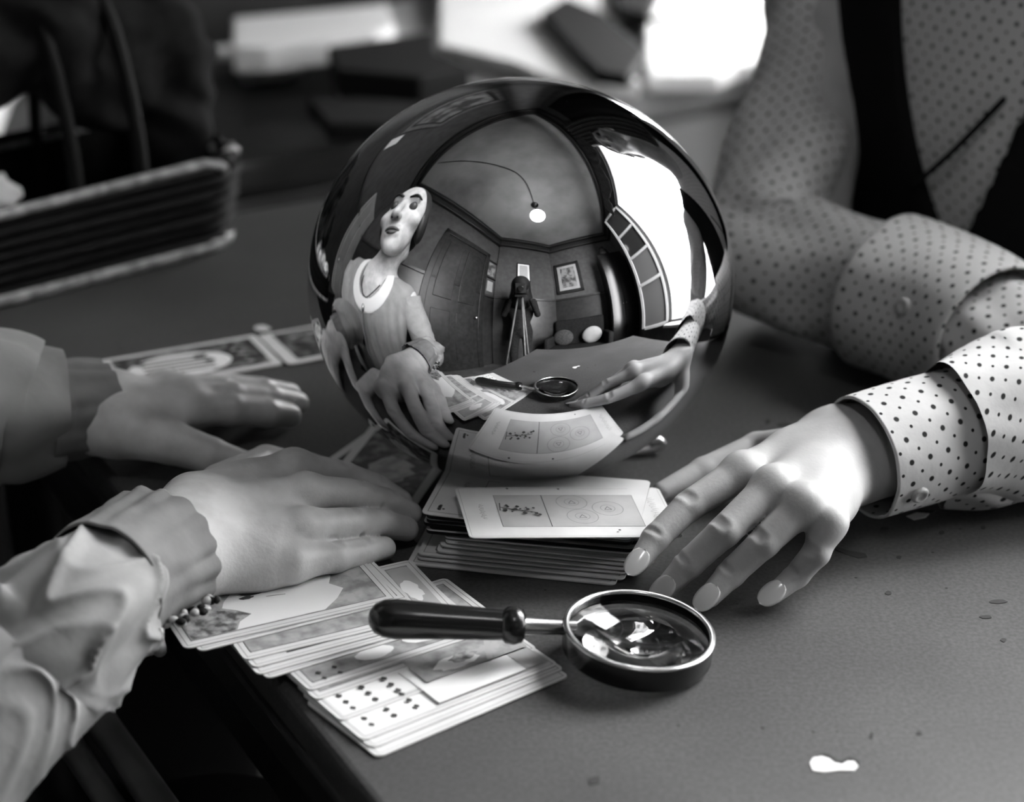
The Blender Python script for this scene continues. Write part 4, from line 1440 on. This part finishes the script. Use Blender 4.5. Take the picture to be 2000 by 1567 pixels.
#%%ROOM
# ------------------------------------------------------------------ things behind the table
def slab(name, px, z, th, m, label, cat, parent=None, group=None, curl=0.0):
    P_ = [PX(x, y, z) for x, y in px]
    a = sum(P_[i][0] * P_[(i + 1) % len(P_)][1] - P_[(i + 1) % len(P_)][0] * P_[i][1] for i in range(len(P_)))
    if a < 0: P_ = P_[::-1]
    n = len(P_)
    b_ = MB().add([p - [0, 0, th] for p in P_] + P_, [tuple(range(n))[::-1], tuple(range(n, 2 * n))] + [(i, (i + 1) % n, n + (i + 1) % n, n + i) for i in range(n)])
    o_ = bev(b_.build(name, m), min(0.003, th * 0.3), 2)
    if label: tag(o_, label, cat, group)
    return o_


def cabinet(name, label, u0_, u1_, w0_, w1_, zt, m, mtop, nd, parts='door'):
    e = empty(name, RW((u0_ + u1_) / 2, (w0_ + w1_) / 2, ZF), label, 'cabinet')
    MB().rbox(u0_, u1_, w0_, w1_ - 0.02, ZF, zt - 0.03).build('body', m, e)
    bev(MB().rbox(u0_ - 0.01, u1_ + 0.01, w0_, w1_ + 0.01, zt - 0.03, zt).build('top', mtop, e), 0.004)
    wd_ = (u1_ - u0_) / nd
    for i in range(nd):
        d = bev(MB().rbox(u0_ + i * wd_ + 0.006, u0_ + (i + 1) * wd_ - 0.006, w1_ - 0.02, w1_, ZF + 0.08, zt - 0.045).build('door', m, e), 0.004)
        MB().sphere(RW(u0_ + (i + (0.85 if i % 2 == 0 else 0.15)) * wd_, w1_ + 0.012, (ZF + zt) / 2), 0.014, n=12, m=7).build('knob', 'steel', d, True)
    return e


cabinet('side_cabinet', 'pale grey cabinet by the window wall heaped with white papers', 0.56, 1.17, -1.40, -0.86, -0.055, 'greycover', 'greycover', 2)
cabinet('sideboard', 'dark sideboard along the far wall behind the basket', -0.75, 0.545, -1.40, -0.95, -0.09, 'darkwood', 'darkwood', 3)
slab('paper_stack', [(858, -40), (858, 86), (1000, 120), (1070, 150), (1110, 162), (1250, 160), (1205, 90), (1180, 30), (1275, -10), (1275, -40)], -0.035, 0.018, 'paper', 'big white stack of papers behind the top of the ball', 'papers')
slab('paper_stack', [(1262, 44), (1320, 50), (1505, 22), (1520, 116), (1440, 130), (1400, 148), (1268, 150), (1262, 110)], -0.035, 0.018, 'paper', 'white paper stack at the cabinet edge beside the polka-dot sleeve', 'papers')
slab('book', [(1058, 22), (1105, -8), (1180, 24), (1262, 100), (1228, 148), (1168, 138), (1108, 78)], -0.018, 0.014, 'black', 'black cloth-bound book lying across the white papers', 'book')
slab('notebook', [(1190, -40), (1300, -40), (1268, 26), (1205, 14)], -0.020, 0.012, 'black', 'small black notebook behind the black book on the papers', 'notebook')
slab('envelope', [(1290, -30), (1480, -30), (1500, 16), (1330, 44), (1262, 28)], -0.030, 0.004, 'paper', 'white envelope at the back of the pale cabinet', 'envelope')
slab('paper_box', [(455, 34), (755, 8), (772, 50), (735, 64), (640, 78), (520, 92), (455, 92)], -0.024, 0.030, 'white', 'flat white box on the dark sideboard', 'box')
slab('paper_sheet', [(408, 92), (470, 84), (640, 76), (560, 98), (470, 112), (410, 112)], -0.066, 0.003, 'paper', 'white sheet sticking out under the flat white box', 'paper')
slab('paper_sheet', [(468, 138), (560, 126), (590, 136), (560, 148), (478, 158)], -0.082, 0.003, 'paper', 'narrow white sheet at the front of the dark sideboard', 'paper')
slab('book', [(640, 90), (850, 60), (850, 100), (920, 128), (820, 150), (660, 135)], -0.019, 0.035, 'black', 'thick black book on the sideboard left of the white papers', 'book')
slab('book', [(600, 190), (700, 190), (830, 200), (900, 185), (980, 190), (860, 245), (640, 240)], -0.034, 0.02, 'black', 'black flat book at the sideboard corner behind the ball', 'book')
slab('folded_cloth', [(-60, -40), (68, -40), (62, 60), (66, 105), (20, 150), (-10, 230), (-60, 240)], -0.055, 0.03, 'white', 'white folded cloth at the far left edge', 'cloth')
slab('folded_cloth', [(82, -40), (170, -40), (165, 20), (85, 24)], -0.050, 0.03, 'white', 'small white folded cloth beside the basket bow', 'cloth')

# basket on the far left of the table
bc0 = PX(468, 476, 0); bdx = unit(PX(0, 598, 0) - bc0); bdy = np.array([-bdx[1], bdx[0], 0]); bdy = bdy if bdy[1] > 0 else -bdy
BLn, BDp, BHt = 0.36, 0.15, 0.068
bk = empty('basket', bc0 + bdx * BLn / 2 + bdy * BDp / 2, 'dark wicker basket with pale base rim and big dark bow, far left of the table', 'basket')


def bk_ring(z, grow, n=64, r=0.035):
    L_, D_ = BLn + 2 * grow, BDp + 2 * grow
    o_ = []
    for x, y in rrect(-L_ / 2, L_ / 2, -D_ / 2, D_ / 2, r + grow, 8):
        o_.append(bc0 + bdx * (BLn / 2 + x) + bdy * (BDp / 2 + y) + np.array([0, 0, z]))
    return o_


wl = MB()
ins_, out_ = bk_ring(0.004, -0.006), bk_ring(0.004, 0.0)
n_ = len(out_)
ot, it_ = bk_ring(BHt, 0.012), bk_ring(BHt, 0.006)
wl.add(out_ + ot, [(i, (i + 1) % n_, n_ + (i + 1) % n_, n_ + i) for i in range(n_)])
wl.add(ins_ + it_, [(i, n_ + i, n_ + (i + 1) % n_, (i + 1) % n_) for i in range(n_)])
wl.add(ins_, [tuple(range(n_))])
wl.build('wall', 'wicker', bk, True, flat_angle=50)
for k in range(6):
    z_ = 0.012 + k * 0.0095; R_ = bk_ring(z_, 0.002 + 0.012 * z_ / BHt)
    R_ = [p + (unit(p - (bc0 + bdx * BLn / 2 + bdy * BDp / 2 + [0, 0, z_])) * 0.0022 * (1 if (i + k) % 2 else -1)) for i, p in enumerate(R_)]
    MB().tube(R_ + [R_[0]], 0.0044, 7, cap=False).build('weave_row', 'wicker', bk, True)
br = bk_ring(BHt + 0.003, 0.010, 64)
for ph in (0, 1, 2):
    R_ = []
    for i, p in enumerate(br):
        c_ = bc0 + bdx * BLn / 2 + bdy * BDp / 2 + [0, 0, p[2]]
        o_ = unit(p - c_); a = i * 1.3 + ph * 2 * PI / 3
        R_.append(p + o_ * 0.005 * math.cos(a) + np.array([0, 0, 0.004 * math.sin(a)]))
    MB().tube(R_ + [R_[0]], 0.0042, 7, cap=False).build('rim_strand', 'wickerlight' if ph == 0 else 'wicker', bk, True)
R_ = bk_ring(0.0065, 0.004)
MB().tube(R_ + [R_[0]], 0.0062, 8, cap=False).build('base_rim', 'wickerlight', bk, True)
hc = bc0 + bdx * 0.115 + bdy * BDp / 2
for s_ in (-1, 1):
    a_ = hc + bdx * 0.028 * s_
    MB().tube(spline([a_ - bdy * BDp / 2 + [0, 0, 0.02], a_ - bdy * BDp * 0.52 + [0, 0, 0.10], a_ - bdy * 0.05 + [0, 0, 0.19], a_ + [0, 0, 0.215], a_ + bdy * 0.05 + [0, 0, 0.19], a_ + bdy * BDp * 0.52 + [0, 0, 0.10], a_ + bdy * BDp / 2 + [0, 0, 0.02]], 40), 0.0055, 10).build('handle', 'black', bk, True)
bw = Vol(hc + np.array([-.24, -.22, .03]), hc + np.array([.24, .2, .36]), 0.005)
bM = np.stack([bdx, bdy, [0, 0, 1.0]], 1)
for (x, y, z, rx, ry, rz) in ((.075, -.01, .195, .075, .045, .040), (.115, -.03, .165, .045, .04, .035), (-.055, 0, .20, .06, .045, .05), (-.095, .0, .17, .05, .05, .055), (.01, -.03, .205, .045, .035, .045), (.03, .02, .235, .05, .03, .035), (-.03, -.03, .165, .05, .03, .035), (-.10, -.01, .12, .035, .04, .05)):
    bw.ell(hc + bM @ np.array([x, y + 0.005, z - 0.030]), (rx, ry, rz), bM, .015)
X, Y, Z = bw.pts((slice(None),) * 3)
bw.F += (0.006 * np.sin(X * 95 + 2 * np.sin(Z * 60)) * np.sin(Y * 70 + Z * 80)).astype(np.float32)
sdf_obj('bow', [bw.mesh()], 'darkcloth', bk)
for i, (x, y, z, r_) in enumerate(((.24, .035, .078, .032), (.285, .05, .085, .034), (.33, .035, .080, .032), (.19, .04, .070, .028), (.265, .075, .088, .032), (.215, .09, .083, .030))):
    V_ = Vol(bc0 + bdx * x + bdy * y + np.array([-.05, -.05, z - .05]), bc0 + bdx * x + bdy * y + np.array([.05, .05, z + .05]), 0.003)
    V_.ell(bc0 + bdx * x + bdy * y + [0, 0, z], (r_, r_ * .9, r_ * .75))
    X, Y, Z = V_.pts((slice(None),) * 3)
    V_.F += (0.004 * np.abs(np.sin(X * 130 + i)) + 0.004 * np.abs(np.sin(Y * 150 + Z * 110 + i * 2))).astype(np.float32)
    tag(sdf_obj('crumpled_paper', [V_.mesh()], 'paper'), ['crumpled white paper in the basket, second from the left', 'crumpled white paper in the middle of the basket', 'leftmost crumpled white paper in the basket', 'rightmost crumpled white paper in the basket', 'crumpled white paper at the back of the basket', 'small crumpled white paper behind the rightmost one'][i], 'paper', 'crumpled papers in the basket')

# ------------------------------------------------------------------ curtain, lamp and pictures
def drape(name, label, w0_, w1_, z0_, z1_, u_, m, amp=0.03, nf=6, swag=None):
    nu, nv = 90, 40
    vs_ = []
    for j in range(nv + 1):
        t = j / nv
        for i in range(nu + 1):
            q = i / nu
            w_ = w0_ + (w1_ - w0_) * q
            if swag: w_ = w0_ + (w1_ - w0_) * q * (1 - swag * math.sin(PI * min(1, t * 1.1)) * (0.7 if t < .7 else .6))
            vs_.append(RW(u_ + amp * math.sin(2 * PI * nf * q + 0.8 * math.sin(3 * t)), w_, z1_ + (z0_ - z1_) * t))
    fs_ = [(j * (nu + 1) + i, j * (nu + 1) + i + 1, (j + 1) * (nu + 1) + i + 1, (j + 1) * (nu + 1) + i) for j in range(nv) for i in range(nu)]
    o_ = MB().add(vs_, fs_).build(name, m, None, True)
    md = o_.modifiers.new('solid', 'SOLIDIFY'); md.thickness = 0.004
    return tag(o_, label, 'curtain')


drape('curtain', 'long dark curtain hanging between the two windows', -0.68, -0.10, ZF + 0.02, 1.98, U1 - 0.16, 'curtain', 0.03, 7, 0.25)
vl = []
nu = 120
for j in range(9):
    for i in range(nu + 1):
        q = i / nu
        dep = 0.16 + 0.10 * abs(math.sin(PI * 2.5 * q)) + 0.012 * math.sin(q * 260)
        vl.append(RW(U1 - 0.17 + 0.012 * math.sin(q * 60), -0.40 + 1.65 * q, 2.02 - dep * 1.35 * j / 8))
o_ = MB().add(vl, [(j * (nu + 1) + i, j * (nu + 1) + i + 1, (j + 1) * (nu + 1) + i + 1, (j + 1) * (nu + 1) + i) for j in range(8) for i in range(nu)]).build('valance', 'curtain', None, True)
md = o_.modifiers.new('solid', 'SOLIDIFY'); md.thickness = 0.004
tag(o_, 'dark scalloped valance across the top of the window', 'valance')
cr = MB().tube([RW(U1 - 0.16, -0.75, 2.0), RW(U1 - 0.16, 1.30, 2.0)], 0.012, 10).build('curtain_rod', 'darkwood', None, True)
tag(cr, 'dark rod carrying the window curtain and valance', 'rod')

LPOS = np.array([0.255, -0.96, 1.78])
lm = empty('ceiling_lamp', np.array([LPOS[0], LPOS[1], ZC]), 'glowing white globe lamp hanging from the ceiling', 'lamp')
MB().lathe([(0.0001, ZC - 0.001), (0.075, ZC - 0.001), (0.07, ZC - 0.02), (0.03, ZC - 0.045), (0.012, ZC - 0.06), (0.0001, ZC - 0.06)][::-1], 32, (LPOS[0], LPOS[1], 0)).build('rose', 'darksteel', lm, True, flat_angle=40)
MB().tube([[LPOS[0], LPOS[1], ZC - 0.05], [LPOS[0], LPOS[1], LPOS[2] + 0.12]], 0.007, 10).build('stem', 'darksteel', lm, True)
MB().lathe([(0.035, LPOS[2] + 0.10), (0.045, LPOS[2] + 0.11), (0.02, LPOS[2] + 0.145), (0.008, LPOS[2] + 0.15)], 24, (LPOS[0], LPOS[1], 0)).build('cap', 'darksteel', lm, True)
MB().sphere(LPOS, 0.118, n=32, m=18).build('globe', 'globe', lm, True)
wp = spline([RW(-0.85, -1.25, ZC - 0.006), RW(-0.3, -0.2, ZC - 0.006), RW(-0.15, 0.3, ZC - 0.008), np.array([LPOS[0], LPOS[1], ZC - 0.01])], 40)
tag(MB().tube(wp, 0.009, 8).build('cable', 'darksteel', None, True), 'dark cable running over the ceiling to the globe lamp', 'cable')


def picture(label, frame_fn, w_, h_, c, t, n, mframe, mmat, mpic, fw_=0.05, mt=0.06):
    """framed picture centred at c, along t, facing n"""
    e = empty('picture', c, label, 'picture')
    M = np.stack([t, n, [0, 0, 1.0]], 1)
    f_ = MB()
    for (x0, x1, z0, z1) in ((-w_ / 2, w_ / 2, h_ / 2 - fw_, h_ / 2), (-w_ / 2, w_ / 2, -h_ / 2, -h_ / 2 + fw_), (-w_ / 2, -w_ / 2 + fw_, -h_ / 2, h_ / 2), (w_ / 2 - fw_, w_ / 2, -h_ / 2, h_ / 2)):
        f_.box(c + M @ np.array([(x0 + x1) / 2, 0.018, (z0 + z1) / 2]), (x1 - x0, 0.032, z1 - z0), M)
    bev(f_.build('frame', mframe, e), 0.006)
    MB().box(c + M @ np.array([0, 0.008, 0]), (w_ - fw_, 0.008, h_ - fw_), M).build('mount', mmat, e)
    MB().box(c + M @ np.array([0, 0.0135, 0]), (w_ - 2 * fw_ - 2 * mt, 0.003, h_ - 2 * fw_ - 2 * mt), M).build('print', mpic, e)
    return e


uR, wR = RW(1, 0), RW(0, 1)
picture('large framed picture with wide pale mount on the near wall', None, 0.62, 0.80, RW(-0.25, W1 - 0.001, 1.22), -uR, -wR, 'darkwood', 'greycover', 'picture', 0.07, 0.07)
picture('small dark framed picture on the left wall beside the door', None, 0.34, 0.44, RW(U0 + 0.001, 1.34, 1.28), wR, uR, 'darkwood', 'curtain', 'picture', 0.03, 0.03)
dgt = unit(RW(*CH1) - RW(*CH0)); dgn = np.array([-dgt[1], dgt[0], 0]); dgn = dgn if (RW(0, 0) - RW(*CH0)) @ dgn > 0 else -dgn
cc_ = (RW(*CH0) + RW(*CH1)) / 2 + dgn * 0.052 + np.array([0, 0, 1.33])
picture('pale picture in a thin dark frame on the cut-off corner', None, 0.30, 0.48, cc_ - dgt * 0.06, dgt, dgn, 'darkwood', 'paper', 'cardgrey', 0.02, 0.04)
picture('wide ornate framed picture on the far wall behind the sideboard', None, 0.75, 0.62, RW(0.36, W0 + 0.001, 1.10), uR, wR, 'midwood', 'darkwood', 'picture', 0.06, 0.03)
MB_ = MB().box(RW(U0 + 0.004, 1.36, 0.90), (0.004, 0.14, 0.22), M_R)
tag(MB_.build('wall_calendar', 'greycover'), 'small pale calendar sheet under the picture by the door', 'calendar')

d2 = struct(MB().rbox(-1.46, -0.94, W0, W0 + 0.05, ZF, 1.02).build('door_2', 'greycover'))
for (a, b, c, d) in ((-1.40, -1.22, -0.6, 0.1), (-1.18, -1.00, -0.6, 0.1), (-1.40, -1.22, 0.2, 0.92), (-1.18, -1.00, 0.2, 0.92)):
    bev(MB().rbox(a, b, W0 + 0.045, W0 + 0.06, c, d).build('door_panel', 'greycover', d2), 0.006)
MB().sphere(RW(-1.0, W0 + 0.09, 0.15), 0.025).build('door_knob', 'steel', d2, True)
tag(MB().rbox(-0.16, -0.05, W0 + 0.026, W0 + 0.030, 0.72, 0.88).build('pinned_note', 'paper'), 'white note pinned on the far wall above the sideboard', 'note')

# tall glossy cabinet in the near right corner
tc_ = empty('tall_cabinet', RW(0.80, 2.2, ZF), 'tall dark glossy cabinet in the corner beyond the window', 'cabinet')
bev(MB().rbox(0.50, 1.10, 2.02, 2.38, ZF, 1.42).build('body', 'blackgloss', tc_), 0.02, 3)
for k in range(2):
    d_ = bev(MB().rbox(0.52 + k * 0.285, 0.795 + k * 0.285, 2.00, 2.02, ZF + 0.1, 1.34).build('door', 'blackgloss', tc_), 0.006)
    MB().sphere(RW(0.76 + k * 0.07, 1.99, 0.3), 0.014, n=12, m=7).build('knob', 'steel', d_, True)
MB().lathe([(0.10, 0), (0.13, 0.05), (0.11, 0.16), (0.05, 0.22), (0.06, 0.26)], 24, RW(0.72, 2.16, 1.42)).build('urn', 'blackgloss', None, True)
tag(bpy.data.objects['urn'], 'dark urn standing on the tall glossy cabinet', 'urn')
# upholstered settee by the near wall
se = empty('settee', RW(-0.1, 2.05, ZF), 'dark upholstered settee against the near wall', 'settee')
bev(MB().rbox(-0.62, 0.38, 1.72, 2.30, ZF + 0.18, ZF + 0.42).build('seat', 'darkcloth', se), 0.05, 4)
bev(MB().rbox(-0.62, 0.38, 2.20, 2.36, ZF + 0.30, ZF + 0.95).build('backrest', 'darkcloth', se), 0.06, 4)
for x in (-0.68, 0.36):
    bev(MB().rbox(x, x + 0.10, 1.74, 2.32, ZF + 0.18, ZF + 0.62).build('armrest', 'darkcloth', se), 0.04, 4)
for x in (-0.60, 0.36):
    for y in (1.78, 2.28):
        MB().lathe([(0.018, ZF), (0.026, ZF + 0.19)], 12, RW(x, y, 0)).build('leg', 'darkwood', se, True)
for i, (x, m_) in enumerate(((-0.42, 'curtain'), (0.12, 'greycover'))):
    V_ = Vol(RW(x, 2.08, ZF + 0.38), RW(x, 2.08, ZF + 0.38), 0.01)
    c_ = RW(x, 2.10, ZF + 0.58)
    V_ = Vol(c_ - 0.28, c_ + 0.28, 0.008); V_.ell(c_, (.19, .07, .17), M_R)
    tag(sdf_obj('cushion', [V_.mesh()], m_), ['dark cushion at the left end of the settee', 'grey cushion in the middle of the settee'][i], 'cushion')


# chairs for the two sitters
def chair(label, c, f, r, zs, m):
    e = empty('chair', [c[0], c[1], ZF], label, 'chair')
    M = np.stack([r, f, [0, 0, 1.0]], 1)

    def B(x, y, z, sx, sy, sz): return MB().box(c + M @ np.array([x, y, z]), (sx, sy, sz), M)
    bev(B(0, 0, zs - 0.02, 0.42, 0.40, 0.04).build('seat', m, e), 0.012, 3)
    for x in (-.18, .18):
        bev(B(x, .17, (ZF + zs - .04) / 2, .036, .036, zs - .04 - ZF).build('leg', m, e), .006)
        bev(B(x, -.18, (ZF + zs + .42) / 2, .036, .036, zs + .42 - ZF).build('leg', m, e), .006)
    bev(B(0, -.18, zs + .34, .34, .024, .12).build('backrest', m, e), .008)
    bev(B(0, -.18, zs + .16, .34, .020, .06).build('back_rail', m, e), .006)
    for y in (.17, -.18):
        B(0, y, ZF + .2, .33, .02, .025).build('stretcher', m, e)


chair('dark wooden chair under the person in the grey dress', TP(0, -.06, 0), T_F, T_R, -0.36, 'darkwood')
chair('dark wooden chair under the person in polka dots', CP(0, -.06, 0), C_F, C_R, -0.35, 'darkwood')

# ------------------------------------------------------------------ photographer and plate camera, seen in the ball
vc = empty('plate_camera', (CAM[0], CAM[1] - 0.25, ZF), 'wooden plate camera on a tall tripod, mirrored in the ball', 'camera')
back = np.array([0, -math.cos(PITCH), math.sin(PITCH)])
VM = np.stack([RT, UP, back], 1)
q0 = CAM + back * 0.03
MB().lathe([(0.018, 0.0), (0.026, 0.0), (0.028, 0.02), (0.028, 0.05), (0.034, 0.055), (0.034, 0.075), (0.0001, 0.075)], 28, q0, VM).build('lens', 'blackgloss', vc, True, flat_angle=40)
bev(MB().box(q0 + back * 0.09, (0.12, 0.12, 0.03), VM).build('front_standard', 'darkwood', vc), 0.004)
bl2 = MB()
for k in range(9):
    bl2.box(q0 + back * (0.115 + k * 0.017), (0.10 + 0.006 * k + (0.008 if k % 2 else 0), 0.10 + 0.006 * k + (0.008 if k % 2 else 0), 0.016), VM)
bl2.build('bellows', 'black', vc)
bev(MB().box(q0 + back * 0.285, (0.20, 0.19, 0.05), VM).build('back_standard', 'darkwood', vc), 0.004)
base_c = q0 + back * 0.18 - UP * 0.09
bev(MB().box(base_c, (0.13, 0.02, 0.26), VM).build('bed', 'darkwood', vc), 0.003)
for a in (70, 190, 310):
    d_ = np.array([math.cos(math.radians(a)), math.sin(math.radians(a)), 0])
    MB().tube([base_c - [0, 0, 0.01] + d_ * 0.03, np.array([base_c[0], base_c[1], ZF]) + d_ * 0.22], [0.011, 0.008], 8).build('tripod_leg', 'midwood', vc, True)
ph = empty('person', (CAM[0], CAM[1] - 0.62, ZF), 'person stooping under a black focusing cloth behind the plate camera', 'person')
po = np.array([CAM[0], CAM[1] - 0.52, 0])
V_ = Vol(po + np.array([-.34, -.32, ZF]), po + np.array([.34, .40, 1.02]), 0.010)
V_.ell(po + [0, 0.05, 0.76], (.085, .10, .115)); V_.cone(po + [0, 0, .68], po + [0, -.03, .58], .055, .06, .03)
V_.ell(po + [0, -.05, .38], (.19, .12, .26), None, .05); V_.ell(po + [0, -.06, .08], (.16, .12, .16), None, .05)
for s_ in (-1, 1):
    V_.cone(po + [s_ * .09, -.06, .02], po + [s_ * .10, -.04, -.36], .085, .06, .03)
    V_.cone(po + [s_ * .10, -.04, -.36], po + [s_ * .10, -.06, -.69], .06, .045, .02)
    V_.ell(po + [s_ * .10, .0, -.715], (.045, .12, .034), None, .02)
    V_.cone(po + [s_ * .19, -.04, .52], po + [s_ * .23, .05, .30], .05, .042, .03)
    V_.cone(po + [s_ * .23, .05, .30], po + [s_ * .13, .22, .48], .04, .03, .02)
sdf_obj('body', [V_.mesh()], 'darkcloth', ph)
V_ = Vol(po + np.array([-.30, -.26, .35]), po + np.array([.30, .42, 1.05]), 0.010)
V_.ell(po + [0, .05, .76], (.125, .15, .15)); V_.cone(po + [0, .05, .78], po + [0, .27, .70], .13, .115, .06)
V_.ell(po + [0, .02, .56], (.17, .16, .20), None, .08)
sdf_obj('focusing_cloth', [V_.mesh()], 'black', ph)
